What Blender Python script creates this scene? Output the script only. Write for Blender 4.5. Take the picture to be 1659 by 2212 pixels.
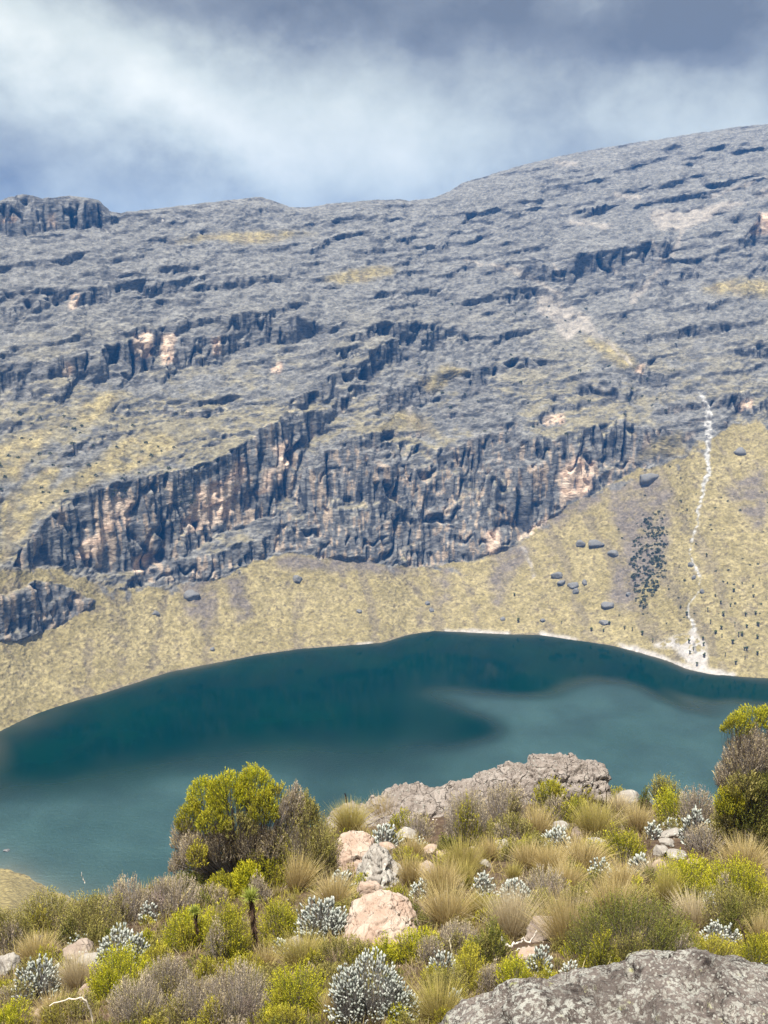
import bpy, math, random
import numpy as np
from mathutils import Vector

# ------------------------------------------------------------------ camera, sky, sun, exposure
sc = bpy.context.scene
for o in list(bpy.data.objects):
    bpy.data.objects.remove(o)
C = sc.collection
CAMZ = 150.0                 # metres above the lake
PITCH = math.radians(10.15)  # looking down
F = 4000.0 / 1.8228          # focal length in "units" (photo scaled to 1659 wide)
CX, CY = 829.5, 1106.0

cam_d = bpy.data.cameras.new('camera')
cam_d.sensor_fit = 'VERTICAL'
cam_d.sensor_height = 36.0
cam_d.lens = 36.0 * 4000 / 4032
cam_d.clip_start = 0.1
cam_d.clip_end = 20000
cam = bpy.data.objects.new('camera', cam_d)
cam.location = (0, 0, CAMZ)
cam.rotation_euler = (math.radians(90) - PITCH, 0, 0)
C.objects.link(cam)
sc.camera = cam

SUN_DIR = Vector((-0.16, -0.30, 0.92)).normalized()   # towards the sun
SUN_EL = math.asin(SUN_DIR.z)
SUN_AZ = math.atan2(SUN_DIR.x, SUN_DIR.y)

sun_d = bpy.data.lights.new('sun', 'SUN')
sun_d.energy = 5.0
sun_d.angle = math.radians(6)
sun_d.color = (1.0, 0.95, 0.86)
sun = bpy.data.objects.new('sun', sun_d)
sun.rotation_euler = SUN_DIR.to_track_quat('Z', 'Y').to_euler()
C.objects.link(sun)

sc.view_settings.view_transform = 'Standard'
sc.view_settings.look = 'None'
sc.view_settings.exposure = 0.9
sc.view_settings.gamma = 1.0
sc.view_settings.use_curve_mapping = False
sc.cycles.use_denoising = True
sc.cycles.max_bounces = 6
sc.cycles.diffuse_bounces = 3
sc.cycles.glossy_bounces = 2
sc.cycles.transmission_bounces = 2
sc.cycles.volume_bounces = 0
sc.cycles.caustics_reflective = False
sc.cycles.caustics_refractive = False


class NT:
    """tiny helper for node trees"""
    def __init__(self, tree):
        self.t = tree
        self.n = tree.nodes
        self.n.clear()

    def node(self, kind, **kw):
        nd = self.n.new(kind)
        for k, v in kw.items():
            setattr(nd, k, v)
        return nd

    def link(self, a, b):
        self.t.links.new(a, b)

    def put(self, sock, v):
        if isinstance(v, bpy.types.NodeSocket):
            self.link(v, sock)
        elif isinstance(v, (tuple, list)):
            sock.default_value = tuple(v) + ((1.0,) if len(sock.default_value) == 4 and len(v) == 3 else ())
        else:
            sock.default_value = v

    def math(self, op, a, b=0.0, c=None, clamp=False):
        nd = self.node('ShaderNodeMath', operation=op, use_clamp=clamp)
        self.put(nd.inputs[0], a)
        self.put(nd.inputs[1], b)
        if c is not None:
            self.put(nd.inputs[2], c)
        return nd.outputs[0]

    def mix(self, f, a, b, mode='MIX'):
        nd = self.node('ShaderNodeMix', data_type='RGBA', blend_type=mode)
        self.put(nd.inputs[0], f)
        self.put(nd.inputs[6], a)
        self.put(nd.inputs[7], b)
        return nd.outputs[2]

    def ramp(self, f, stops):
        nd = self.node('ShaderNodeValToRGB')
        e = nd.color_ramp.elements
        while len(e) < len(stops):
            e.new(0.5)
        for el, (p, c) in zip(e, stops):
            el.position = p
            el.color = tuple(c) + (1.0,) if len(c) == 3 else c
        self.put(nd.inputs[0], f)
        return nd.outputs[0]

    def maprange(self, f, a, b, c=0.0, d=1.0, smooth=True):
        nd = self.node('ShaderNodeMapRange', interpolation_type='SMOOTHSTEP' if smooth else 'LINEAR')
        self.put(nd.inputs[0], f)
        for i, v in enumerate((a, b, c, d)):
            self.put(nd.inputs[1 + i], v)
        return nd.outputs[0]

    def noise(self, vec, scale, detail=4, rough=0.55, dist=0.0):
        nd = self.node('ShaderNodeTexNoise')
        if vec is not None:
            self.link(vec, nd.inputs['Vector'])
        nd.inputs['Scale'].default_value = scale
        nd.inputs['Detail'].default_value = detail
        nd.inputs['Roughness'].default_value = rough
        nd.inputs['Distortion'].default_value = dist
        return nd.outputs[0]

    def voronoi(self, vec, scale, feature='F1', rand=1.0):
        nd = self.node('ShaderNodeTexVoronoi', feature=feature)
        if vec is not None:
            self.link(vec, nd.inputs['Vector'])
        nd.inputs['Scale'].default_value = scale
        nd.inputs['Randomness'].default_value = rand
        return nd.outputs


def sky_ang(x, y):
    return (x - CX) / F, math.atan((CY - y) / F) - PITCH


def build_world():
    w = bpy.data.worlds.new('World')
    sc.world = w
    w.use_nodes = True
    T = NT(w.node_tree)
    tc = T.node('ShaderNodeTexCoord')
    sep = T.node('ShaderNodeSeparateXYZ')
    T.link(tc.outputs['Generated'], sep.inputs[0])
    az = T.math('ARCTAN2', sep.outputs[0], sep.outputs[1])
    el = T.math('ARCSINE', sep.outputs[2])
    comb = T.node('ShaderNodeCombineXYZ')
    T.put(comb.inputs[0], az)
    T.put(comb.inputs[1], T.math('MULTIPLY', el, 1.25))
    vec = comb.outputs[0]
    # big soft banks of cloud, billows inside them
    big = T.noise(vec, 3.4, 5, 0.5, 0.2)
    puff = T.noise(vec, 7.0, 9, 0.55, 0.15)
    fine = T.noise(vec, 24.0, 6, 0.6, 0.3)

    wx = T.math('MULTIPLY', T.math('SUBTRACT', puff, 0.5), 0.10)
    wy = T.math('MULTIPLY', T.math('SUBTRACT', T.noise(vec, 9.0, 5, 0.55), 0.5), 0.085)
    azw = T.math('ADD', az, wx)
    elw = T.math('ADD', el, wy)

    def lobe(x, y, sx, sy, rot=0.0):
        a0, e0 = sky_ang(x, y)
        sx, sy = sx / F, sy / F
        u = T.math('SUBTRACT', azw, a0)
        v = T.math('SUBTRACT', elw, e0)
        c, s = math.cos(rot), math.sin(rot)
        p = T.math('ADD', T.math('MULTIPLY', u, c / sx), T.math('MULTIPLY', v, s / sx))
        q = T.math('ADD', T.math('MULTIPLY', u, -s / sy), T.math('MULTIPLY', v, c / sy))
        r2 = T.math('ADD', T.math('MULTIPLY', p, p), T.math('MULTIPLY', q, q))
        return T.math('EXPONENT', T.math('MULTIPLY', r2, -1.0))

    b = T.math('ADD', 0.47, T.math('MULTIPLY', T.math('SUBTRACT', big, 0.5), 0.45))
    b = T.math('ADD', b, T.math('MULTIPLY', T.math('SUBTRACT', puff, 0.5), 1.0))
    b = T.math('ADD', b, T.math('MULTIPLY', T.math('SUBTRACT', fine, 0.5), 0.22))
    for (x, y, sx, sy, rot, amp) in (
            (110, 110, 170, 80, -0.55, 0.30), (330, 190, 230, 70, -0.50, 0.30),
            (540, 290, 230, 120, -0.25, 0.36), (850, 330, 300, 110, 0.0, 0.22),
            (1250, 250, 260, 60, 0.2, 0.10),
            (1050, 30, 480, 85, -0.12, -0.42), (1450, 110, 240, 80, -0.1, -0.30),
            (520, 10, 280, 55, -0.1, -0.36), (60, 300, 190, 100, -0.2, -0.20), (330, 350, 120, 70, -0.5, -0.16)):
        b = T.math('ADD', b, T.math('MULTIPLY', lobe(x, y, sx, sy, rot), amp))
    col = T.ramp(b, [(0.0, (0.180, 0.192, 0.205)), (0.20, (0.262, 0.280, 0.292)), (0.45, (0.46, 0.49, 0.465)),
                     (0.70, (0.69, 0.73, 0.66)), (1.0, (0.94, 0.95, 0.85))])
    sky = T.node('ShaderNodeTexSky', sky_type='NISHITA')
    sky.sun_disc = False
    sky.sun_elevation = SUN_EL
    sky.sun_rotation = SUN_AZ
    sky.altitude = 4000
    sky.air_density = 0.8
    S = 0.1
    k = T.node('ShaderNodeVectorMath', operation='SCALE')
    T.link(col, k.inputs[0])
    k.inputs['Scale'].default_value = 0.68 / S
    thick = T.maprange(b, 0.1, 0.9, 0.985, 0.95)
    out = T.mix(thick, sky.outputs[0], k.outputs[0])
    bg = T.node('ShaderNodeBackground')
    bg.inputs['Strength'].default_value = S
    T.link(out, bg.inputs['Color'])
    wo = T.node('ShaderNodeOutputWorld')
    T.link(bg.outputs[0], wo.inputs['Surface'])
    w.cycles.sampling_method = 'MANUAL'
    w.cycles.sample_map_resolution = 512


build_world()

# ------------------------------------------------------------------ numeric helpers
rng = np.random.default_rng(11)
_perm = np.random.default_rng(5).permutation(256).astype(np.int32)
_perm = np.concatenate([_perm, _perm, _perm])
_grad = np.array([[1, 1, 0], [-1, 1, 0], [1, -1, 0], [-1, -1, 0], [1, 0, 1], [-1, 0, 1], [1, 0, -1], [-1, 0, -1],
                  [0, 1, 1], [0, -1, 1], [0, 1, -1], [0, -1, -1], [1, 1, 0], [-1, 1, 0], [0, -1, 1], [0, -1, -1]], np.float32)


def perlin(x, y, z):
    x = np.asarray(x, np.float32); y = np.asarray(y, np.float32); z = np.asarray(z, np.float32)
    x, y, z = np.broadcast_arrays(x, y, z)
    fx, fy, fz = np.floor(x), np.floor(y), np.floor(z)
    ix, iy, iz = fx.astype(np.int32) & 255, fy.astype(np.int32) & 255, fz.astype(np.int32) & 255
    x, y, z = x - fx, y - fy, z - fz
    u, v, w = x * x * x * (x * (x * 6 - 15) + 10), y * y * y * (y * (y * 6 - 15) + 10), z * z * z * (z * (z * 6 - 15) + 10)
    A = _perm[ix] + iy
    B = _perm[ix + 1] + iy
    AA, AB, BA, BB = _perm[A] + iz, _perm[A + 1] + iz, _perm[B] + iz, _perm[B + 1] + iz

    def g(h, a, b, c):
        gr = _grad[_perm[h] & 15]
        return gr[..., 0] * a + gr[..., 1] * b + gr[..., 2] * c
    l = lambda t, a, b: a + t * (b - a)
    return l(w, l(v, l(u, g(AA, x, y, z), g(BA, x - 1, y, z)), l(u, g(AB, x, y - 1, z), g(BB, x - 1, y - 1, z))),
             l(v, l(u, g(AA + 1, x, y, z - 1), g(BA + 1, x - 1, y, z - 1)), l(u, g(AB + 1, x, y - 1, z - 1), g(BB + 1, x - 1, y - 1, z - 1))))


def fbm(x, y, z, octaves=4, gain=0.5, lac=2.03):
    s, a = 0.0, 1.0
    for i in range(octaves):
        s = s + a * perlin(x + 17.3 * i, y + 5.1 * i, z - 9.7 * i)
        x, y, z = x * lac, y * lac, z * lac
        a *= gain
    return s


def sstep(x, a, b):
    t = np.clip((x - a) / (b - a), 0, 1)
    return t * t * (3 - 2 * t)


def lerp(a, b, t):
    return a + (b - a) * t


def lerp3(a, b, t):
    a = np.asarray(a, np.float32); b = np.asarray(b, np.float32)
    return a + (b - a) * np.asarray(t)[..., None]


def blur(m, k, axis):
    if k < 1:
        return m
    for _ in range(2):
        pad = [(0, 0)] * m.ndim
        pad[axis] = (k + 1, k)
        q = np.cumsum(np.pad(m, pad, mode='edge'), axis=axis, dtype=np.float64)
        n = m.shape[axis]
        sl1 = [slice(None)] * m.ndim; sl2 = [slice(None)] * m.ndim
        sl1[axis] = slice(2 * k + 1, 2 * k + 1 + n); sl2[axis] = slice(0, n)
        m = ((q[tuple(sl1)] - q[tuple(sl2)]) / (2 * k + 1)).astype(np.float32)
    return m


def in_poly(px, py, poly):
    poly = np.asarray(poly, np.float32)
    out = np.zeros(px.shape, bool)
    m = (px >= poly[:, 0].min()) & (px <= poly[:, 0].max()) & (py >= poly[:, 1].min()) & (py <= poly[:, 1].max())
    x, y = px[m], py[m]
    r = np.zeros(x.shape, bool)
    j = len(poly) - 1
    for i in range(len(poly)):
        xi, yi = poly[i]; xj, yj = poly[j]
        c = ((yi > y) != (yj > y)) & (x < (xj - xi) * (y - yi) / (yj - yi + 1e-9) + xi)
        r ^= c
        j = i
    out[m] = r
    return out


def line_dist(px, py, pts):
    d = np.full(px.shape, 1e9, np.float32)
    for (x0, y0), (x1, y1) in zip(pts[:-1], pts[1:]):
        dx, dy = x1 - x0, y1 - y0
        t = np.clip(((px - x0) * dx + (py - y0) * dy) / (dx * dx + dy * dy), 0, 1)
        d = np.minimum(d, np.hypot(px - x0 - t * dx, py - y0 - t * dy))
    return d


def row_tan(y):
    """tangent of the elevation angle seen at photo row y (columns near the middle)"""
    return np.tan(np.arctan((CY - np.asarray(y, np.float64)) / F) - PITCH)


CP, SP = math.cos(PITCH), math.sin(PITCH)


def ray(x, y):
    dx, dy = (np.asarray(x, np.float64) - CX) / F, (CY - np.asarray(y, np.float64)) / F
    return dx, CP + dy * SP, dy * CP - SP


def new_mesh(name, verts, faces, cols=None, attrs=None, smooth=False):
    """faces: (n,3) or (n,4) int array, or a list of such arrays"""
    me = bpy.data.meshes.new(name)
    verts = np.ascontiguousarray(verts, np.float32)
    if not isinstance(faces, list):
        faces = [faces]
    faces = [np.asarray(f, np.int32) for f in faces if len(f)]
    tot = np.concatenate([np.full(len(f), f.shape[1], np.int32) for f in faces])
    loops = np.concatenate([f.ravel() for f in faces])
    me.vertices.add(len(verts))
    me.vertices.foreach_set('co', verts.ravel())
    me.loops.add(len(loops))
    me.loops.foreach_set('vertex_index', loops)
    me.polygons.add(len(tot))
    start = np.zeros(len(tot), np.int32)
    start[1:] = np.cumsum(tot)[:-1]
    me.polygons.foreach_set('loop_start', start)
    if smooth:
        me.polygons.foreach_set('use_smooth', np.ones(len(tot), bool))
    if cols is not None:
        at = me.color_attributes.new('tint', 'FLOAT_COLOR', 'POINT')
        c4 = np.ones((len(verts), 4), np.float32)
        c4[:, :3] = cols
        at.data.foreach_set('color', c4.ravel())
    for k, v in (attrs or {}).items():
        at = me.attributes.new(k, 'FLOAT', 'POINT')
        at.data.foreach_set('value', np.ascontiguousarray(v, np.float32))
    me.update(calc_edges=True)
    return me


def link(name, data, mat=None, parent=None, loc=None):
    o = bpy.data.objects.new(name, data)
    C.objects.link(o)
    if mat is not None and data is not None and not data.materials:
        data.materials.append(mat)
    if parent is not None:
        o.parent = parent
    if loc is not None:
        o.location = loc
    return o


def tag(o, label=None, cat=None, group=None, kind=None):
    for k, v in (('label', label), ('category', cat), ('group', group), ('kind', kind)):
        if v:
            o[k] = v
    return o


# ------------------------------------------------------------------ materials
def material(name):
    m = bpy.data.materials.new(name)
    m.use_nodes = True
    return m, NT(m.node_tree)


def finish(T, col, rough=0.9, bump=None, dist=0.05, strength=1.0, spec=0.2):
    p = T.node('ShaderNodeBsdfPrincipled')
    T.put(p.inputs['Base Color'], col)
    T.put(p.inputs['Roughness'], rough)
    T.put(p.inputs['Specular IOR Level'], spec)
    if bump is not None:
        b = T.node('ShaderNodeBump')
        T.put(b.inputs['Height'], bump)
        b.inputs['Distance'].default_value = dist
        b.inputs['Strength'].default_value = strength
        T.link(b.outputs[0], p.inputs['Normal'])
    o = T.node('ShaderNodeOutputMaterial')
    T.link(p.outputs[0], o.inputs['Surface'])
    return p


def tint(T):
    return T.node('ShaderNodeVertexColor', layer_name='tint').outputs[0]


def obj_pos(T):
    return T.node('ShaderNodeTexCoord').outputs['Object']


def mat_terrain(name, amt=0.9, scale=0.55, bumpd=0.6, flat=1.6):
    m, T = material(name)
    p = obj_pos(T)
    mp = T.node('ShaderNodeMapping')
    mp.inputs['Scale'].default_value = (1.0, 1.0, flat)     # beds lie level
    T.link(p, mp.inputs['Vector'])
    q = mp.outputs[0]
    n1 = T.noise(q, scale, 6, 0.7, 0.3)
    n2 = T.noise(q, scale * 0.13, 4, 0.55)
    n3 = T.noise(q, scale * 0.42, 4, 0.6, 0.5)
    f = T.maprange(n1, 0.30, 0.72, 1 - 0.62 * amt, 1 + 0.80 * amt)
    f = T.math('MULTIPLY', f, T.maprange(n3, 0.34, 0.68, 1 - 0.34 * amt, 1 + 0.34 * amt))
    f = T.math('MULTIPLY', f, T.math('ADD', 1.0, T.math('MULTIPLY', T.math('SUBTRACT', n2, 0.5), amt * 0.5)))
    k = T.node('ShaderNodeVectorMath', operation='SCALE')
    T.link(tint(T), k.inputs[0])
    T.put(k.inputs['Scale'], f)
    finish(T, k.outputs[0], 0.95, T.math('ADD', n1, n3), bumpd, 0.9, 0.05)
    return m


def mat_plain_tint(name, rough=0.8, transl=0.0, var=0.25, scale=60.0):
    m, T = material(name)
    p = obj_pos(T)
    n = T.noise(p, scale, 3, 0.6)
    k = T.node('ShaderNodeVectorMath', operation='SCALE')
    T.link(tint(T), k.inputs[0])
    T.put(k.inputs['Scale'], T.math('ADD', 1.0 - var, T.math('MULTIPLY', n, 2 * var)))
    if transl <= 0:
        finish(T, k.outputs[0], rough, spec=0.15)
        return m
    d = T.node('ShaderNodeBsdfDiffuse')
    t = T.node('ShaderNodeBsdfTranslucent')
    T.link(k.outputs[0], d.inputs[0])
    T.link(k.outputs[0], t.inputs[0])
    mx = T.node('ShaderNodeMixShader')
    mx.inputs[0].default_value = transl
    T.link(d.outputs[0], mx.inputs[1])
    T.link(t.outputs[0], mx.inputs[2])
    o = T.node('ShaderNodeOutputMaterial')
    T.link(mx.outputs[0], o.inputs['Surface'])
    return m


def mat_rock(name, base, pale, dark, lichen, speck=18.0, lich_amt=0.5, crack=3.0, relief=0.02):
    """weathered volcanic rock: broad stains, lichen discs, pits and fine grain"""
    m, T = material(name)
    p = obj_pos(T)
    big = T.noise(p, 3.0, 5, 0.6, 0.4)
    mid = T.noise(p, 14.0, 6, 0.65)
    fine = T.noise(p, 90.0, 4, 0.7)
    c = T.mix(T.maprange(big, 0.35, 0.68), base, pale)
    c = T.mix(T.math('MULTIPLY', T.maprange(mid, 0.56, 0.74), 0.75), c, dark)
    ck = T.voronoi(p, crack, 'DISTANCE_TO_EDGE')[0]
    ckm = T.math('MULTIPLY', T.maprange(ck, 0.0, 0.035, 1.0, 0.0), T.maprange(big, 0.42, 0.6))
    c = T.mix(T.math('MULTIPLY', ckm, 0.6), c, dark)
    v = T.voronoi(p, speck)
    lm = T.math('MULTIPLY', T.maprange(T.math('ADD', v[0], T.math('MULTIPLY', T.math('SUBTRACT', fine, 0.5), 0.35)), 0.24, 0.36, 1.0, 0.0),
                T.maprange(T.noise(p, 5.0, 3), 0.62 - 0.35 * lich_amt, 0.72 - 0.3 * lich_amt))
    c = T.mix(lm, c, lichen)
    c = T.mix(T.math('MULTIPLY', T.math('SUBTRACT', fine, 0.35), 0.5), c, dark, 'MULTIPLY')
    h = T.math('ADD', T.math('MULTIPLY', mid, 0.6), T.math('MULTIPLY', fine, 0.25))
    h = T.math('SUBTRACT', h, T.math('MULTIPLY', ckm, 0.5))
    h = T.math('ADD', h, T.math('MULTIPLY', lm, 0.15))
    finish(T, c, 0.92, h, relief, 1.0, 0.15)
    return m


M = {}
M['mountain'] = mat_terrain('mountain_rock', 0.62, 0.36, 1.2, 2.4)
M['grass_slope'] = mat_terrain('dry_tussock_slope', 0.50, 0.62, 0.9, 1.3)
M['scree'] = mat_terrain('scree_stone', 0.4, 0.7, 0.3)
M['gravel'] = mat_terrain('pale_gravel', 0.25, 1.2, 0.15)
M['leaf'] = mat_plain_tint('heath_leaf', transl=0.36)
M['grass'] = mat_plain_tint('straw_blade', transl=0.30)
M['wood'] = mat_plain_tint('twig_bark', 0.9)
M['felt'] = mat_plain_tint('silver_felt', 0.9, var=0.15)
M['rock_pink'] = mat_rock('pale_pink_rock', (0.37, 0.265, 0.205), (0.50, 0.405, 0.335), (0.13, 0.095, 0.075), (0.44, 0.43, 0.375), 22, 0.25, 3.5)
M['rock_grey'] = mat_rock('lichened_grey_rock', (0.28, 0.25, 0.222), (0.43, 0.40, 0.36), (0.075, 0.066, 0.06), (0.48, 0.48, 0.43), 20, 0.55, 4.0)
M['rock_brown'] = mat_rock('brown_rock', (0.26, 0.20, 0.165), (0.42, 0.35, 0.29), (0.10, 0.075, 0.06), (0.5, 0.48, 0.42), 25, 0.2, 4.0)
M['rock_outcrop'] = mat_rock('weathered_outcrop_rock', (0.34, 0.285, 0.250), (0.50, 0.435, 0.39), (0.05, 0.038, 0.034), (0.47, 0.44, 0.39), 14, 0.45, 2.6, 0.14)
M['rock_dark'] = mat_rock('dark_far_rock', (0.16, 0.155, 0.15), (0.26, 0.25, 0.235), (0.08, 0.08, 0.08), (0.3, 0.3, 0.27), 2.0, 0.2, 1.0, 0.15)


def mat_boulder():
    m, T = material('lichen_crusted_boulder')
    p = obj_pos(T)
    big = T.noise(p, 2.2, 5, 0.6, 0.3)
    mid = T.noise(p, 11.0, 6, 0.65, 0.2)
    f1 = T.noise(p, 34.0, 5, 0.62, 0.4)
    f2 = T.noise(p, 75.0, 4, 0.65, 0.3)
    v = T.voronoi(p, 46.0)[0]
    c = T.mix(T.maprange(big, 0.35, 0.65), (0.115, 0.095, 0.085), (0.225, 0.19, 0.172))
    c = T.mix(T.math('MULTIPLY', T.maprange(mid, 0.52, 0.64), 0.9), c, (0.040, 0.032, 0.030))
    c = T.mix(T.math('MULTIPLY', T.maprange(f2, 0.5, 0.68), 0.55), c, (0.10, 0.085, 0.08))
    patch = T.maprange(T.noise(p, 4.5, 4, 0.6), 0.34, 0.58)
    crust = T.math('MULTIPLY', T.maprange(f1, 0.48, 0.57), patch)
    dots = T.math('MULTIPLY', T.maprange(T.math('ADD', v, T.math('MULTIPLY', T.math('SUBTRACT', f2, 0.5), 0.7)), 0.24, 0.38, 1.0, 0.0), T.maprange(big, 0.3, 0.55))
    lich = T.math('MAXIMUM', T.math('MULTIPLY', crust, 0.8), T.math('MULTIPLY', dots, 0.75))
    lc = T.mix(T.maprange(T.noise(p, 7.0, 2), 0.60, 0.68), (0.46, 0.455, 0.41), (0.42, 0.42, 0.20))
    c = T.mix(lich, c, lc)
    h = T.math('ADD', T.math('MULTIPLY', mid, 1.0), T.math('ADD', T.math('MULTIPLY', f1, 0.35), T.math('MULTIPLY', f2, 0.2)))
    finish(T, c, 0.95, h, 0.06, 1.0, 0.1)
    return m


M['rock_boulder'] = mat_boulder()


def mat_soil():
    m, T = material('heath_soil')
    p = obj_pos(T)
    a = T.noise(p, 1.3, 5, 0.6)
    b = T.noise(p, 9.0, 6, 0.7)
    f = T.noise(p, 55.0, 4, 0.7)
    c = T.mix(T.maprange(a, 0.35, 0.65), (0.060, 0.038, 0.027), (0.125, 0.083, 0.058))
    c = T.mix(T.math('MULTIPLY', T.maprange(b, 0.46, 0.66), 0.7), c, (0.22, 0.17, 0.10))  # litter colour darkened in place of shade in the gaps between plants
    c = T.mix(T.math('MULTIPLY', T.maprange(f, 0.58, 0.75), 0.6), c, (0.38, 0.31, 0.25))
    far = T.node('ShaderNodeAttribute', attribute_name='grassy')
    g = T.mix(T.maprange(T.noise(p, 0.75, 6, 0.72), 0.36, 0.62), (0.11, 0.085, 0.04), (0.38, 0.305, 0.13))
    c = T.mix(far.outputs['Fac'], c, g)
    h = T.math('ADD', T.math('MULTIPLY', b, 0.7), T.math('MULTIPLY', f, 0.3))
    finish(T, c, 0.95, h, 0.05, 1.0, 0.08)
    return m


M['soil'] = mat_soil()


def mat_lake():
    m, T = material('lake_water')
    p = obj_pos(T)
    ruf = T.node('ShaderNodeAttribute', attribute_name='ruffle').outputs['Fac']
    sh = T.node('ShaderNodeAttribute', attribute_name='shallow').outputs['Fac']
    n = T.noise(p, 0.035, 4, 0.6)
    mp = T.node('ShaderNodeMapping')
    mp.inputs['Scale'].default_value = (0.55, 1.0, 1.0)
    T.link(p, mp.inputs['Vector'])
    wv = T.noise(mp.outputs[0], 0.9, 5, 0.7)
    wv2 = T.noise(mp.outputs[0], 2.2, 3, 0.8)
    wind = T.math('MULTIPLY', ruf, T.maprange(n, 0.2, 0.75, 0.92, 1.06))
    deep = T.mix(T.maprange(n, 0.3, 0.7), (0.0001, 0.0125, 0.0025), (0.0001, 0.0170, 0.0040))
    c = T.mix(sh, deep, (0.085, 0.075, 0.042))
    h = T.math('ADD', T.math('MULTIPLY', wv, 0.5), T.math('MULTIPLY', wv2, 0.3))
    b = T.node('ShaderNodeBump')
    b.inputs['Distance'].default_value = 0.5
    T.put(b.inputs['Strength'], T.math('ADD', 0.02, T.math('MULTIPLY', wind, 1.0)))
    T.link(h, b.inputs['Height'])
    pr = T.node('ShaderNodeBsdfPrincipled')
    T.put(pr.inputs['Base Color'], c)
    T.put(pr.inputs['Roughness'], T.math('ADD', 0.06, T.math('MULTIPLY', wind, 0.50)))
    T.put(pr.inputs['IOR'], T.math('ADD', 1.33, T.math('MULTIPLY', wind, 0.40)))
    pr.inputs['Specular Tint'].default_value = (0.62, 0.97, 1.0, 1.0)
    T.put(pr.inputs['Specular IOR Level'], T.math('ADD', 0.02, T.math('MULTIPLY', wind, 0.95)))
    T.link(b.outputs[0], pr.inputs['Normal'])
    o = T.node('ShaderNodeOutputMaterial')
    T.link(pr.outputs[0], o.inputs['Surface'])
    return m


M['lake'] = mat_lake()

# ------------------------------------------------------------------ far side of the valley
SHORE = [(-1500, 1500), (-700, 1560), (-300, 1640), (-120, 1625), (0, 1567), (60, 1542), (150, 1512), (250, 1482), (350, 1452), (450, 1433), (550, 1413), (650, 1399), (740, 1393),
         (820, 1388), (880, 1371), (940, 1363), (1000, 1365), (1100, 1369), (1170, 1369), (1250, 1381), (1340, 1395), (1400, 1411),
         (1460, 1429), (1500, 1446), (1560, 1459), (1659, 1466), (1800, 1472), (2100, 1490), (3200, 1480)]
RIDGE = [(-1500, 380), (-500, 420), (-150, 440), (0, 455), (20, 447), (60, 428), (90, 420), (130, 428), (190, 424), (245, 433), (265, 457), (290, 462), (330, 455),
         (400, 447), (470, 438), (540, 430), (575, 425), (600, 433), (640, 448), (680, 448), (720, 440), (800, 433), (860, 430), (880, 434),
         (930, 428), (965, 412), (990, 395), (1040, 380), (1100, 360), (1170, 342), (1250, 325), (1350, 308), (1450, 292), (1550, 276),
         (1600, 272), (1659, 265), (1900, 245), (3200, 200)]
CLIFF_FOOT = [(-1500, 1250), (0, 1235), (100, 1232), (230, 1265), (380, 1262), (480, 1243), (590, 1192), (700, 1202), (800, 1215), (940, 1220), (1060, 1200),
              (1130, 1160), (1200, 1105), (1280, 1062), (1370, 1012), (1420, 1006), (1470, 985), (1500, 962), (1530, 950), (1560, 925),
              (1600, 908), (1659, 930), (1800, 960), (3200, 1000)]


def interp(pts, x):
    a = np.array(pts, np.float64)
    return np.interp(x, a[:, 0], a[:, 1])


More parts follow.
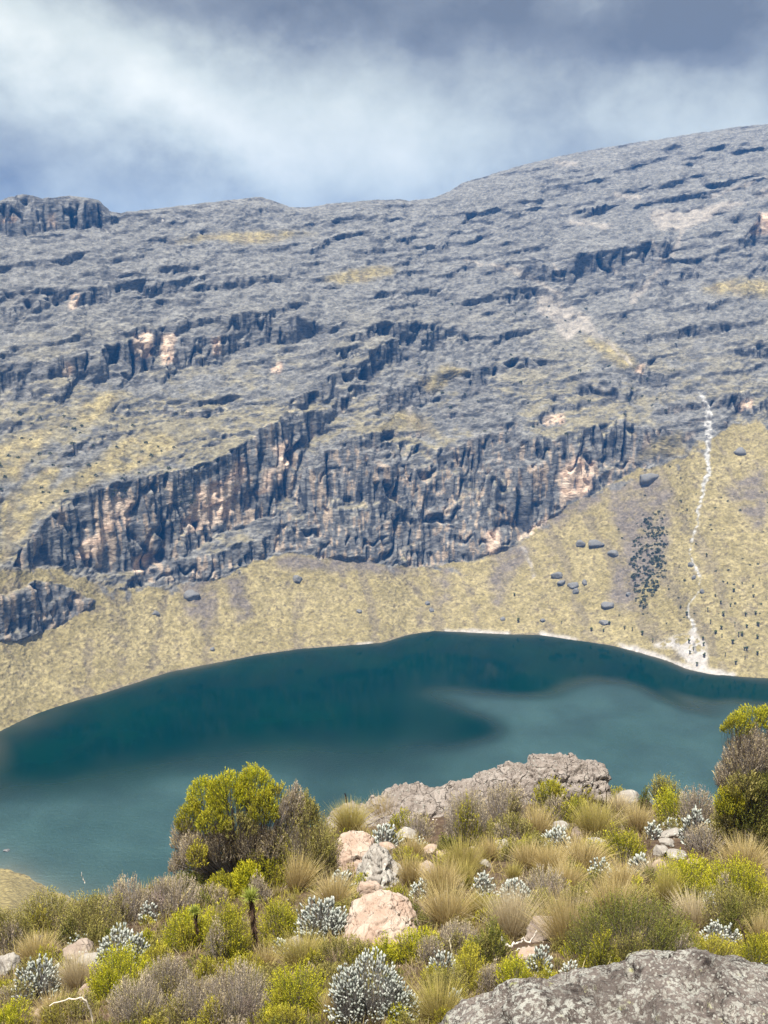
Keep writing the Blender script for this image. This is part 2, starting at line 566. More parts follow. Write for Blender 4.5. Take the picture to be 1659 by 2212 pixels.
# steep rock walls (outline on the mountainside, slope)
CLIFFS = [
    ([(30, 1210), (80, 1140), (150, 1085), (250, 1045), (370, 1025), (480, 985), (570, 940), (640, 905), (660, 990), (620, 1080), (560, 1120),
      (450, 1165), (380, 1205), (330, 1240), (230, 1228), (100, 1220)], 4.2),
    ([(570, 1130), (640, 1060), (700, 980), (800, 930), (900, 960), (960, 985), (1100, 960), (1200, 930), (1330, 900), (1400, 920), (1480, 940),
      (1470, 988), (1370, 1014), (1280, 1064), (1200, 1106), (1130, 1162), (1060, 1202), (940, 1222), (800, 1217), (700, 1204), (600, 1194)], 1.9),
    ([(1050, 1200), (1060, 1060), (1200, 985), (1290, 975), (1300, 1055), (1200, 1106), (1130, 1160)], 4.0),
    ([(680, 1200), (720, 1120), (830, 1090), (1000, 1120), (1040, 1200), (940, 1222), (800, 1217)], 3.2),
    ([(640, 1060), (760, 1010), (900, 1020), (900, 1060), (760, 1090), (660, 1110)], 3.0),
    ([(940, 990), (1040, 940), (1110, 925), (1110, 945), (1030, 975), (960, 1010)], 3.6),
    ([(1250, 930), (1340, 900), (1370, 960), (1360, 1005), (1300, 1010), (1260, 985)], 3.2),
    ([(230, 1275), (370, 1215), (480, 1190), (590, 1165), (600, 1192), (480, 1245), (380, 1264)], 2.6),
    ([(-200, 1400), (-200, 1290), (0, 1285), (70, 1256), (140, 1268), (195, 1300), (120, 1350), (50, 1378), (0, 1388)], 3.2),
    ([(-300, 900), (-300, 800), (0, 800), (150, 780), (270, 745), (300, 712), (470, 690), (640, 680), (705, 700), (640, 738), (480, 765), (380, 790),
      (270, 815), (130, 850), (0, 880)], 3.0),
    ([(545, 950), (640, 860), (740, 795), (860, 745), (885, 770), (790, 845), (700, 920), (640, 985), (600, 1000)], 3.0),
    ([(-200, 510), (-200, 450), (0, 459), (70, 432), (250, 437), (262, 490), (100, 503)], 4.0),
    ([(1345, 790), (1380, 775), (1440, 800), (1430, 840), (1370, 835)], 3.0),
    ([(1500, 770), (1560, 750), (1659, 745), (1900, 760), (1900, 800), (1659, 790), (1540, 800)], 2.6),
    ([(1540, 860), (1659, 835), (1900, 850), (1900, 900), (1659, 880), (1560, 890)], 2.6),
    ([(1110, 600), (1130, 560), (1250, 545), (1400, 520), (1425, 560), (1380, 598), (1300, 603), (1200, 610)], 3.0),
    ([(1585, 535), (1590, 465), (1659, 455), (1900, 470), (1900, 540)], 3.4),
    ([(300, 640), (180, 665), (0, 690), (0, 660), (170, 625), (300, 610), (520, 600), (520, 625)], 2.6),
    ([(780, 700), (900, 690), (1000, 720), (1000, 760), (900, 750)], 2.2),
    ([(820, 860), (960, 800), (1080, 790), (1080, 830), (960, 850), (840, 900)], 2.4),
    ([(1150, 850), (1300, 820), (1340, 850), (1200, 890)], 2.4),
]
GRASS = [
    [(-300, 1300), (0, 1190), (0, 1120), (60, 1075), (130, 1050), (200, 1005), (260, 955), (330, 925), (370, 935), (400, 960), (330, 1000), (250, 1030),
     (180, 1055), (110, 1090), (60, 1140), (20, 1200), (-100, 1280)],
    [(-200, 1100), (0, 1030), (40, 1045), (60, 1000), (100, 960), (150, 905), (80, 930), (0, 960), (-200, 1010)],
    [(0, 1140), (0, 1085), (90, 1020), (140, 1000), (130, 1035), (60, 1085)],
    [(168, 918), (190, 870), (240, 845), (282, 850), (240, 880), (215, 918)],
    [(800, 935), (875, 885), (925, 915), (960, 950), (880, 925)],
    [(1235, 725), (1300, 735), (1385, 800), (1340, 800), (1290, 770)],
    [(1365, 1000), (1400, 950), (1460, 935), (1478, 985), (1420, 985)],
    [(700, 600), (820, 575), (860, 590), (740, 615)],
    [(-100, 1255), (60, 1225), (150, 1245), (230, 1270), (190, 1300), (130, 1265), (60, 1258), (0, 1290)],
    [(890, 830), (960, 790), (1010, 800), (930, 850)], [(380, 520), (560, 500), (700, 505), (560, 525)],
    [(1480, 620), (1600, 600), (1659, 610), (1659, 640), (1540, 640)],
]
BROWN = [   # bare, brown-grey debris on the apron
    [(380, 1255), (440, 1240), (470, 1300), (430, 1370), (395, 1320)], [(470, 1250), (520, 1240), (540, 1330), (510, 1345)],
    [(1060, 1200), (1130, 1165), (1150, 1200), (1100, 1260), (1080, 1330), (1070, 1300)],
    [(1310, 1065), (1420, 1020), (1445, 1060), (1450, 1180), (1360, 1330), (1320, 1300), (1345, 1180)],
    [(1560, 1060), (1640, 1010), (1659, 1070), (1659, 1100), (1640, 1150)], [(950, 1225), (975, 1225), (970, 1330), (958, 1300)],
    [(590, 1200), (700, 1205), (900, 1222), (900, 1240), (740, 1235), (600, 1225)], [(1180, 1110), (1300, 1060), (1300, 1085), (1200, 1140)],
]
SCREE = [
    [(1148, 640), (1200, 648), (1262, 690), (1288, 728), (1242, 716), (1208, 738), (1190, 700), (1143, 672)],
    [(1372, 452), (1440, 462), (1520, 436), (1570, 440), (1490, 480), (1440, 502), (1400, 500), (1375, 475)],
    [(1205, 476), (1250, 480), (1300, 490), (1290, 500), (1210, 486)], [(1300, 420), (1350, 425), (1350, 435), (1300, 430)],
    [(1590, 420), (1659, 395), (1659, 415), (1600, 436)], [(1180, 345), (1225, 350), (1220, 362), (1180, 356)],
]
SCREE_LINES = [([(1445, 498), (1425, 550), (1385, 600), (1345, 655)], 6), ([(1200, 640), (1120, 590), (1000, 560)], 5), ([(1500, 430), (1560, 400), (1659, 370)], 4),
               ([(1285, 728), (1320, 760), (1350, 790)], 5), ([(1385, 520), (1400, 560), (1395, 590)], 3), ([(1180, 570), (1195, 605)], 3),
               ([(870, 860), (885, 895)], 4), ([(1300, 560), (1310, 590)], 3), ([(1125, 1180), (1150, 1215), (1160, 1245)], 5)]
STREAM = [(1503, 855), (1512, 880), (1520, 910), (1522, 950), (1520, 985), (1526, 1020), (1517, 1055), (1514, 1075), (1508, 1105), (1511, 1130), (1497, 1165),
          (1496, 1195), (1508, 1225), (1521, 1250), (1517, 1285), (1500, 1310), (1500, 1330), (1513, 1350), (1512, 1385), (1525, 1420)]
BEACH = [
    [(1335, 1388), (1370, 1394), (1405, 1403), (1455, 1420), (1490, 1436), (1555, 1447), (1610, 1459), (1590, 1480), (1480, 1470), (1400, 1430)],
    [(1420, 1396), (1470, 1380), (1515, 1362), (1545, 1400), (1550, 1446), (1500, 1436), (1480, 1408)],
    [(1165, 1364), (1200, 1366), (1258, 1377), (1258, 1388), (1165, 1378)], [(965, 1358), (1000, 1361), (1105, 1366), (1105, 1378), (965, 1374)],
    [(748, 1390), (770, 1391), (800, 1388), (800, 1396), (748, 1399)],
]
PINK = [
    [(404, 1152), (408, 1090), (440, 1050), (475, 1040), (522, 1058), (490, 1112), (450, 1142)], [(160, 1212), (165, 1175), (215, 1140), (230, 1165), (200, 1205)],
    [(598, 1010), (600, 960), (618, 945), (628, 990), (610, 1040)], [(560, 1070), (570, 1010), (590, 1010), (585, 1060)],
    [(1208, 1082), (1212, 1015), (1238, 985), (1282, 1000), (1275, 1055), (1240, 1078)], [(1050, 1205), (1052, 1150), (1075, 1140), (1078, 1195)],
    [(1120, 1165), (1145, 1140), (1190, 1110), (1150, 1155)],
    [(310, 775), (305, 725), (340, 715), (345, 770)], [(365, 790), (368, 725), (392, 720), (392, 780)], [(172, 672), (175, 632), (190, 630), (192, 665)],
    [(150, 812), (155, 785), (168, 785), (168, 812)], [(1590, 505), (1600, 462), (1680, 470), (1680, 515)], [(470, 765), (475, 730), (490, 730), (486, 760)],
    [(42, 480), (45, 466), (70, 466), (70, 482)], [(145, 485), (148, 460), (158, 460), (158, 485)], [(1172, 915), (1178, 900), (1215, 895), (1215, 912)],
    [(1575, 882), (1580, 868), (1610, 866), (1608, 882)], [(250, 1130), (255, 1070), (290, 1080), (285, 1110), (265, 1150)], [(285, 1235), (288, 1205), (330, 1195), (325, 1235)],
    [(215, 1150), (225, 1080), (245, 1085), (240, 1150)], [(590, 805), (595, 790), (615, 790), (610, 808)], [(1362, 805), (1370, 788), (1380, 788), (1378, 808)],
    [(480, 1060), (500, 1000), (530, 985), (530, 1040), (500, 1080)],
]
SHRUB_PATCH = [(1362, 1190), (1395, 1115), (1425, 1105), (1443, 1150), (1445, 1240), (1420, 1290), (1398, 1322), (1383, 1300), (1368, 1230)]

xc = np.concatenate([np.linspace(-1400, -100, 40, endpoint=False), np.arange(-100, 1760, 2.45), np.linspace(1760, 3100, 40)])
NC = len(xc)
NR = 480
shore = interp(SHORE, xc)
ridge = interp(RIDGE, xc)
foot = interp(CLIFF_FOOT, xc)
vv = np.linspace(0, 1, NR)
PX = np.broadcast_to(xc[None, :], (NR, NC)).astype(np.float32)
PY = (shore[None, :] + (ridge - shore)[None, :] * vv[:, None]).astype(np.float32)
rx, ry, rz = ray(np.clip(PX, -150, 1810), PY)
TT = (rz / np.hypot(rx, ry)).astype(np.float64)
AZ = np.arctan((xc - CX) / (F * CP))                      # azimuth of each column
DS = (-CAMZ / TT[0])                                      # distance of the far shore


def integrate(S):
    """walk up each column of the mountainside with the given slopes"""
    d = np.zeros((NR, NC)); z = np.zeros((NR, NC))
    d[0] = DS; z[0] = -CAMZ
    for i in range(1, NR):
        t = TT[i]
        s = np.maximum(S[i], t + 0.14)
        d[i] = (z[i - 1] - s * d[i - 1]) / (t - s)
        z[i] = t * d[i]
    return d, z


# ragged edges for everything drawn on the mountain
jx = 9 * fbm(PX / 40, PY / 30, 0.3, 4)
jy = 7 * fbm(PX / 40, PY / 30, 7.7, 4)
QX, QY = PX + jx, PY + jy
mask = lambda polys, k=1: blur(blur(np.any([in_poly(QX, QY, p) for p in polys], axis=0).astype(np.float32), k, 0), k, 1)
apron = sstep(QY + 16 * fbm(PX / 26, PY / 22, 11.0, 4, 0.6) - foot[None, :], -6, 6).astype(np.float32)
m_grass = np.clip(mask(GRASS, 2), 0, 1)
m_cl = np.zeros((NR, NC), np.float32)
for poly, s in CLIFFS:
    m_cl = np.maximum(m_cl, s * in_poly(QX, QY, poly).astype(np.float32))
apron *= 1 - sstep(m_cl, 0.5, 1.5)
gap_n = fbm(PX / 55, PY / 45 + 0.3 * PX / 55, 2.2, 4, 0.55)
upper = sstep(-PY, -960, -860)                       # higher up the walls are short and broken
m_cl = m_cl * lerp(lerp(0.45, 1.0, sstep(gap_n, -0.30, -0.05)), lerp(0.22, 1.0, sstep(gap_n, -0.20, 0.15)), upper * (1 - sstep(-PX, -330, -270) * sstep(-PY, -540, -500)))
m_cl = blur(blur(m_cl, 2, 0), 2, 1)

S0 = np.full((NR, NC), 0.56)
S0 = lerp(S0, 0.50 + 0.22 * sstep(shore[None, :] - PY, 20, 160), apron)
S0 = lerp(S0, 0.55, m_grass * (1 - apron))
S1 = np.where(m_cl > S0, m_cl, S0)
def settle(d, dref, k=70):
    """keep the ledges and walls, drop the drift between neighbouring columns"""
    e = (d - dref).astype(np.float32)
    return dref + e - blur(e, k, 0)


dref, _ = integrate(blur(blur(S1.astype(np.float32), 70, 1), 8, 0))
d0, _ = integrate(blur(S1.astype(np.float32), 5, 1))
d0 = settle(d0, dref)
z0 = TT * d0
X0, Y0 = d0 * np.sin(AZ), d0 * np.cos(AZ)
# strata: alternating ledges and risers, dipping to the left as in the photo
strat = z0 - 0.16 * X0
led = fbm(X0 / 75, Y0 / 60 + 3.0, strat / 6.0, 3) + 0.6 * perlin(X0 / 18, Y0 / 30, strat / 4.0)
led2 = perlin(X0 / 12 + 9, Y0 / 20, strat / 2.6)
rockiness = (1 - apron) * (1 - 0.85 * m_grass)
riser = sstep(led + 0.55 * led2, 0.0, 0.5)
S2 = np.exp(np.log(np.maximum(S1, 0.3)) + rockiness * np.where(m_cl > 1.2, 0.45 * (riser - 0.5), lerp(-0.42, 0.95, riser)))
S2 = blur(S2.astype(np.float32), 1, 1)
d1, z1 = integrate(S2)
d1 = settle(d1, d0, 22)
d1 = blur(d1.astype(np.float32), 1, 1).astype(np.float64)
X1, Y1, Z1 = d1 * np.sin(AZ), d1 * np.cos(AZ), TT * d1 + CAMZ
P = np.stack([X1, Y1, Z1], -1).astype(np.float32)


def grid_normals(P):
    du = np.gradient(P, axis=1); dv = np.gradient(P, axis=0)
    n = np.cross(du, dv)
    n /= np.linalg.norm(n, axis=-1, keepdims=True) + 1e-9
    return n


Ps = np.stack([blur(blur(P[..., i], 5, 0), 5, 1) for i in range(3)], -1)
N = grid_normals(Ps)
steep = 1 - np.clip(grid_normals(np.stack([blur(blur(P[..., i], 2, 0), 2, 1) for i in range(3)], -1))[..., 2], 0, 1)
Xf, Yf, Zf = P[..., 0], P[..., 1], P[..., 2]
# upright joints and buttresses on the walls
wx = 1.2 * fbm(Xf / 30, Yf / 30, Zf / 40, 2)
col1 = 1 - np.abs(perlin((Xf + wx) / 8, Yf / 12, Zf / 70))
col2 = 1 - np.abs(perlin((Xf + wx) / 3.4 + 7, Yf / 6, Zf / 28))
col3 = perlin((Xf + wx) / 2.1, Yf / 3, Zf / 11)
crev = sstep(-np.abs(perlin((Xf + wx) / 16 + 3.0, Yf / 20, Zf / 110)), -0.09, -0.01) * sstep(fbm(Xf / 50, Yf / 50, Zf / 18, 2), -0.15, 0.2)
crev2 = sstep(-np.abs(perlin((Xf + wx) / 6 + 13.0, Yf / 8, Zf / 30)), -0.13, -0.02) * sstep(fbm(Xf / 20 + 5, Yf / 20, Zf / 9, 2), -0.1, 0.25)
flute = -4.5 * crev - 2.6 * crev2 + 3.4 * (col1 - 0.75) * 1.6 + 2.0 * (col2 - 0.75) + 0.7 * col3 + 3.0 * fbm(Xf / 38, Yf / 38, Zf / 90, 2)
block = fbm(Xf / 8, Yf / 8, strat / 3.0, 4, 0.62)
wall = sstep(steep, 0.25, 0.6) * rockiness
rub = rockiness * (1 - wall)
tuss = np.abs(perlin(Xf / 2.2, Yf / 2.2, Zf / 1.3)) * 1.2 + perlin(Xf / 3.4, Yf / 3.4, Zf / 3.4) * 0.5
rill = fbm((Xf + 0.25 * Zf) / 9 + 0.6 * perlin(Xf / 40, Zf / 30, 0.0), 0.2 + 0 * Xf, Zf / 90, 3)
gr = np.clip(apron + m_grass, 0, 1) * (1 - wall)
disp = wall * (flute + 0.45 * block) + rub * (1.5 * block + 1.0 * np.abs(fbm(Xf / 14, Yf / 14, Zf / 8, 3))) + gr * (0.75 * tuss + 0.7 * rill)
fade = sstep(np.arange(NR)[:, None] + 0 * PX, 0, 14)
ridge_fade = lerp(0.35, 1.0, sstep(NR - 1 - np.arange(NR)[:, None] + 0 * PX, 0, 10))
disp = disp * lerp(0.25, 1.0, fade) * ridge_fade
P2 = P + N * disp[..., None].astype(np.float32)
N2 = grid_normals(P2)
nz = np.clip(N2[..., 2], -1, 1)

# colours of the ground, with wall crevice shade mixed in: rock, lichen, dry tussock, debris, fresh pink scars, pale stones
v1 = fbm(Xf / 45, Yf / 45, Zf / 30, 4); v2 = fbm(Xf / 7, Yf / 7, Zf / 5, 4); v3 = fbm(Xf / 2.0, Yf / 2.0, Zf / 2.0, 3)
col = lerp3((0.092, 0.089, 0.085), (0.158, 0.152, 0.143), np.clip(0.5 + 0.5 * v1 + 0.5 * v2, 0, 1))
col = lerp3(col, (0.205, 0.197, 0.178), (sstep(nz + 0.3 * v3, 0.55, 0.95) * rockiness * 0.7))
col = lerp3(col, (0.235, 0.200, 0.115), sstep(v1 + 0.6 * v2, -0.15, 0.45) * (sstep(nz, 0.4, 0.8)) * rockiness * sstep(PY, 600, 950) * 0.75)
col = lerp3(col, col * 1.35, wall)
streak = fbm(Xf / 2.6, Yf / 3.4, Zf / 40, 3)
col = lerp3(col, (0.022, 0.023, 0.026), wall * sstep(streak + 0.5 * v1, 0.26, 0.42) * 0.8)  # black water streaks, deepened to double as crevice shade
col = lerp3(col, (0.030, 0.030, 0.033), wall * np.maximum(crev, crev2 * 0.75) * 0.8)  # shade painted into the crevices
col = lerp3(col, (0.40, 0.31, 0.225), wall * sstep(-streak - 0.3 * v1 + 0.3 * v2, 0.22, 0.42) * 0.85 * sstep(PY, 800, 1050))
m_pink = mask(PINK, 1)
pk = m_pink * sstep(-streak + 0.25 * v2, -0.50, -0.24)
col = lerp3(col, lerp3((0.56, 0.385, 0.270), (0.62, 0.49, 0.375), np.clip(0.5 + v2, 0, 1)), pk * 0.92)
gcol = lerp3((0.240, 0.196, 0.092), (0.318, 0.262, 0.134), np.clip(0.5 + 0.9 * v2 + 0.5 * v1, 0, 1))
gcol = lerp3(gcol, (0.135, 0.105, 0.058), sstep(v3 + 0.4 * v2, 0.15, 0.6) * 0.75)
gcol = lerp3(gcol, (0.165, 0.135, 0.090), sstep(-rill + 0.55 * v2, 0.14, 0.5) * 0.62)
m_brown = mask(BROWN, 3)
gcol = lerp3(gcol, (0.165, 0.138, 0.112), np.clip(m_brown * (0.9 + 0.8 * v2), 0, 0.95))
gm = np.clip(apron + m_grass * (0.82 + 0.7 * v2), 0, 1) * (1 - 0.8 * wall)
gm = np.where(apron > 0.5, gm * (1 - 0.85 * sstep(v1 * 0.6 + v2 - 1.4 * sstep(PY - foot[None, :], 0, 70), 0.12, 0.5)), gm)
col = lerp3(col, gcol, gm)
m_scree = mask(SCREE, 1)
for pts, w in SCREE_LINES:
    m_scree = np.maximum(m_scree, 0.8 * sstep(-line_dist(QX, QY, pts), -w * 1.3, -w * 0.4))
m_scree = m_scree * np.clip(0.85 + 0.9 * v2, 0, 1)
col = lerp3(col, lerp3((0.235, 0.208, 0.178), (0.315, 0.28, 0.24), np.clip(0.5 + v2, 0, 1)), m_scree)
wst = np.interp(PY, [850, 900, 960, 1030, 1100, 1300, 1360, 1420], [5, 8, 7.5, 6, 3.4, 3.0, 5, 8])
sd = line_dist(PX + 0.5 * jx, PY, STREAM)
m_stream = sstep(wst - sd + 3.2 * v3 + 2.5 * v2, 0, 3.5) * (PY > 850) * (PY < 1425)
col = lerp3(col, lerp3((0.16, 0.15, 0.14), (0.46, 0.445, 0.42), np.clip(0.5 + 1.5 * v3, 0, 1)), m_stream * 0.95)
m_beach = mask(BEACH, 1)
fan = in_poly(QX, QY, BEACH[1])
m_beach = np.where(fan & (PY < 1418), m_beach * sstep(v2 + 0.5 * v3, -0.15, 0.1), m_beach)
shore_rim = sstep(-(shore[None, :] - PY), -2.6, -0.6) * (PX > 200) * (PX < 1340)
col = lerp3(col, (0.20, 0.165, 0.11), shore_rim * 0.8)
col = lerp3(col, lerp3((0.30, 0.27, 0.24), (0.43, 0.40, 0.365), np.clip(0.5 + v3, 0, 1)), m_beach)

# behind the crest the ground falls away; in front of the shore it runs on under the water
back = []
bcol = []
for dd, dz in ((6, -1.5), (20, -9), (60, -30), (180, -90), (500, -220)):
    q = P2[-1].copy(); k = (d1[-1] + dd) / d1[-1]
    q[:, 0] *= k; q[:, 1] *= k; q[:, 2] += dz
    back.append(q); bcol.append(col[-1])
front = []
for dd, dz in ((40, -9), (12, -3.2), (4, -1.0)):
    q = P2[0].copy(); k = (d1[0] - dd) / d1[0]
    q[:, 0] *= k; q[:, 1] *= k; q[:, 2] = dz
    front.append(q)
NF = len(front)
G = np.concatenate([np.stack(front), P2, np.stack(back)], 0)
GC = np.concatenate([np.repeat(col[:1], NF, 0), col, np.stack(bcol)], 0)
cls = np.zeros((NR, NC), np.int8)                      # 0 rock
cls[(apron > 0.5)] = 1                                 # dry grass slope
cls[(m_scree > 0.5)] = 2
cls[(m_stream > 0.5)] = 3
cls[(m_beach > 0.5)] = 4
cls = np.concatenate([np.repeat(cls[:1], NF, 0), cls, np.zeros((len(back), NC), np.int8)], 0)
R, Cn = G.shape[:2]
idx = np.arange(R * Cn).reshape(R, Cn)
quads = np.stack([idx[:-1, :-1], idx[:-1, 1:], idx[1:, 1:], idx[1:, :-1]], -1).reshape(-1, 4)
fcl = cls[:-1, :-1].ravel()
GV, GCC = G.reshape(-1, 3), GC.reshape(-1, 3)
for c_, nm, mt in ((0, 'mountain', 'mountain'), (1, 'grassy_slope', 'grass_slope'), (2, 'scree', 'scree'), (3, 'stream_bed', 'gravel'), (4, 'beach', 'gravel')):
    f = quads[fcl == c_]
    if not len(f):
        continue
    used = np.unique(f)
    remap = np.zeros(len(GV), np.int32)
    remap[used] = np.arange(len(used))
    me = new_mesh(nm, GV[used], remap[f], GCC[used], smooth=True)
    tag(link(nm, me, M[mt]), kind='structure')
print('ridge distance', d1[-1].min(), d1[-1].max(), 'top', P2[..., 2].max())


def on_far(x, y):
    """point of the far mountainside seen at photo position x, y"""
    j = int(np.argmin(np.abs(xc - x)))
    i = int(np.argmin(np.abs(PY[:, j] - y)))
    return Vector(P2[i, j].tolist()), float(d1[i, j])


# ------------------------------------------------------------------ the near hillside
SL = [(-3.2, 0.38), (-1.0, 0.43), (-0.36, 0.43), (-0.15, 0.412), (0.0, 0.398), (0.15, 0.378), (0.36, 0.362), (1.0, 0.34), (3.2, 0.38)]
BROW = [(-3.2, 14), (-0.45, 14), (-0.36, 14.5), (-0.22, 15.2), (-0.14, 17.0), (-0.08, 20.0), (-0.04, 21.0), (0.12, 22.5), (0.25, 21.5), (0.36, 20.5), (0.6, 19), (3.2, 18)]
NEAR_SHORE = [(-3.2, 240), (-0.8, 300), (-0.45, 292), (-0.38, 284), (-0.361, 277), (-0.345, 269), (-0.325, 263), (-0.29, 257), (-0.2, 245), (0, 235), (0.4, 232), (3.2, 240)]


def hillside(x, y, fine=True):
    x = np.asarray(x, np.float64); y = np.asarray(y, np.float64)
    d = np.hypot(x, y)
    a = np.arctan2(x, y)
    s = interp(SL, a); db = interp(BROW, a); ds = interp(NEAR_SHORE, a)
    front = np.cos(a)
    dn = np.minimum(d, db)
    up = sstep(-front, -0.2, 0.6)                          # the hill rises behind the camera
    zn = CAMZ - 2.2 - s * dn * (1 - 2.1 * up)
    zb = CAMZ - 2.2 - s * db
    q = np.clip((d - db) / np.maximum(ds - db, 1), 0, 1)
    below = zb * (1 - q) ** 1.0 - 9.0 * np.sin(np.pi * q) ** 1.0 - 6.0 * np.exp(-((d - db) / 9.0 - 1.2) ** 2) * (d > db)
    z = np.where(d < db, zn, below)
    z = np.where(d > ds, -(d - ds) * 0.18, z)
    z = np.where(up > 0.5, CAMZ - 2.2 + 0.42 * d, z) if False else np.where((front < 0) & (d >= db), lerp(z, zn + (d - db) * 0.40, up), z)
    if fine:
        amp = np.clip(d / 6, 0.3, 1) * np.where(d > db, np.clip((d - db) / 20, 1, 6), 1.0) * np.where(d > ds - 25, np.clip((ds + 2 - d) / 27, 0.02, 1), 1)
        z = z + amp * (0.09 * fbm(x / 1.6, y / 1.6, 0.5, 3) + 0.05 * fbm(x / 0.5, y / 0.5, 4.5, 2))
    return z


def on_ground(x, y):
    """walk along the line of sight through photo position x, y down to the near hillside"""
    dx, dy, dz = ray(x, y)
    k = np.linspace(1.5, 60, 6000)
    hit = np.nonzero(CAMZ + dz * k < hillside(dx * k, dy * k))[0]
    t = k[hit[0]] if len(hit) else 22.0
    return np.array([dx * t, dy * t, CAMZ + dz * t]), t


aa = np.concatenate([np.linspace(-math.pi, -0.5, 50, endpoint=False), np.linspace(-0.5, 0.5, 200, endpoint=False), np.linspace(0.5, math.pi, 51)])
dd = np.concatenate([np.geomspace(0.4, 4.0, 14, endpoint=False), np.linspace(4.0, 26, 130, endpoint=False), np.geomspace(26, 330, 100)])
A_, D_ = np.meshgrid(aa, dd)
hx, hy = D_ * np.sin(A_), D_ * np.cos(A_)
hz = hillside(hx, hy)
HV = np.stack([hx, hy, hz], -1)
R, Cn = HV.shape[:2]
idx = np.arange(R * Cn).reshape(R, Cn)
quads = np.stack([idx[:-1, :-1], idx[:-1, 1:], idx[1:, 1:], idx[1:, :-1]], -1).reshape(-1, 4)
me = new_mesh('hillside', HV.reshape(-1, 3), quads, attrs={'grassy': sstep(D_, 24, 60).ravel()}, smooth=True)
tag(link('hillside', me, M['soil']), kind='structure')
# ground running on to the horizon under everything
rr = 590.0
me = new_mesh('valley_floor', np.array([[-1990, -rr, -13.5], [1990, -rr, -13.5], [1990, 2190, -13.5], [-1990, 2190, -13.5]]), np.array([[0, 1, 2, 3]]), attrs={'grassy': np.ones(4)})
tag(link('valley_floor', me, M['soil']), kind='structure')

# ------------------------------------------------------------------ the lake
RUFFLE = [(-400, 1720), (0, 1702), (200, 1682), (400, 1655), (600, 1634), (800, 1620), (960, 1615), (1050, 1602), (1082, 1586), (1064, 1560), (1000, 1532),
          (930, 1508), (860, 1490), (960, 1490), (1100, 1506), (1180, 1500), (1235, 1478), (1300, 1470), (1390, 1482), (1450, 1512), (1500, 1530),
          (1590, 1540), (1470, 1500), (1455, 1494), (1540, 1510), (1659, 1535), (2200, 1560), (2200, 2300), (-400, 2300)]
la = np.linspace(-0.62, 0.62, 280)
lv = np.linspace(0, 1, 200)
dn_, df_ = interp(NEAR_SHORE, la) - 12, np.interp(la, AZ, DS) + 12
D_ = dn_[None, :] * (1 - lv[:, None]) + df_[None, :] * lv[:, None]
lx, ly = D_ * np.sin(la), D_ * np.cos(la)
# photo position of each point of the water, for where the breeze ruffles it
vy = ly * CP - (0 - CAMZ) * SP
ux = CX + F * lx / vy
uy = CY - F * (ly * SP + (0 - CAMZ) * CP) / vy
wob = fbm(lx / 40, ly / 60, 0.0, 4)
wob2 = fbm(lx / 40 + 31, ly / 60, 0.0, 4)
inside = in_poly(ux + 26 * wob, uy + 16 * wob2, RUFFLE).astype(np.float32)
soft = blur(blur(inside, 3, 0), 2, 1)
softer = blur(blur(inside, 12, 0), 9, 1)
left = sstep(ux, 1050, 850)
ruf = lerp(soft, softer, left)
ruf = ruf * np.clip(0.96 + 0.14 * wob2, 0.4, 1.2)
dfar = (df_ - 12)[None, :] - D_
dnear = D_ - (dn_ + 12)[None, :]
shal = np.maximum(np.exp(-np.clip(dfar, 0, None) / (3.5 + 6 * np.exp(-((ux - 60) / 90) ** 2))) * np.clip(0.75 + wob, 0.2, 1), np.exp(-np.clip(dnear, 0, None) / 7.0) * sstep(ux, 500, 100))
shal = np.maximum(shal, 0.35 * np.exp(-((ux + 12) / 34) ** 2 - ((uy - 1610) / 70) ** 2))
V = np.stack([lx, ly, 0 * lx], -1)
R, Cn = V.shape[:2]
idx = np.arange(R * Cn).reshape(R, Cn)
quads = np.stack([idx[:-1, :-1], idx[:-1, 1:], idx[1:, 1:], idx[1:, :-1]], -1).reshape(-1, 4)
me = new_mesh('lake', V.reshape(-1, 3), quads, attrs={'ruffle': np.clip(ruf, 0, 1.2).ravel(), 'shallow': np.clip(shal, 0, 1).ravel()}, smooth=True)
tag(link('lake', me, M['lake']), kind='structure')

# ------------------------------------------------------------------ haze
def build_haze():
    x, y0, y1, zb, zt = 2000.0, -600.0, 2200.0, -15.0, float(P2[..., 2].max()) + 12
    v = np.array([[-x, y0, zb], [x, y0, zb], [x, y1, zb], [-x, y1, zb], [-x, y0, zt], [x, y0, zt], [x, y1, zt], [-x, y1, zt]])
    f = np.array([[3, 2, 1, 0], [4, 5, 6, 7], [0, 1, 5, 4], [1, 2, 6, 5], [2, 3, 7, 6], [3, 0, 4, 7]])
    m = bpy.data.materials.new('valley_air')
    m.use_nodes = True
    T = NT(m.node_tree)
    pv = T.node('ShaderNodeVolumePrincipled')
    pv.inputs['Color'].default_value = (0.05, 0.33, 1.0, 1)
    pv.inputs['Density'].default_value = 0.00028
    pv.inputs['Anisotropy'].default_value = 0.0
    o = T.node('ShaderNodeOutputMaterial')
    T.link(pv.outputs[0], o.inputs['Volume'])
    tag(link('haze', new_mesh('haze', v, f), m), kind='stuff')


build_haze()

# ------------------------------------------------------------------ plant and stone builders
class Geo:
    """collects triangles with a colour per vertex"""
    def __init__(self):
        self.v, self.f, self.c, self.n = [], [], [], 0

    def add(self, v, f, c):
        v = np.asarray(v, np.float32).reshape(-1, 3)
        self.v.append(v)
        self.f.append(np.asarray(f, np.int32) + self.n)
        self.c.append(np.broadcast_to(np.asarray(c, np.float32), v.shape))
        self.n += len(v)

    def mesh(self, name):
        return new_mesh(name, np.concatenate(self.v), self.f, np.concatenate(self.c))


def unit(v):
    return v / (np.linalg.norm(v, axis=-1, keepdims=True) + 1e-9)


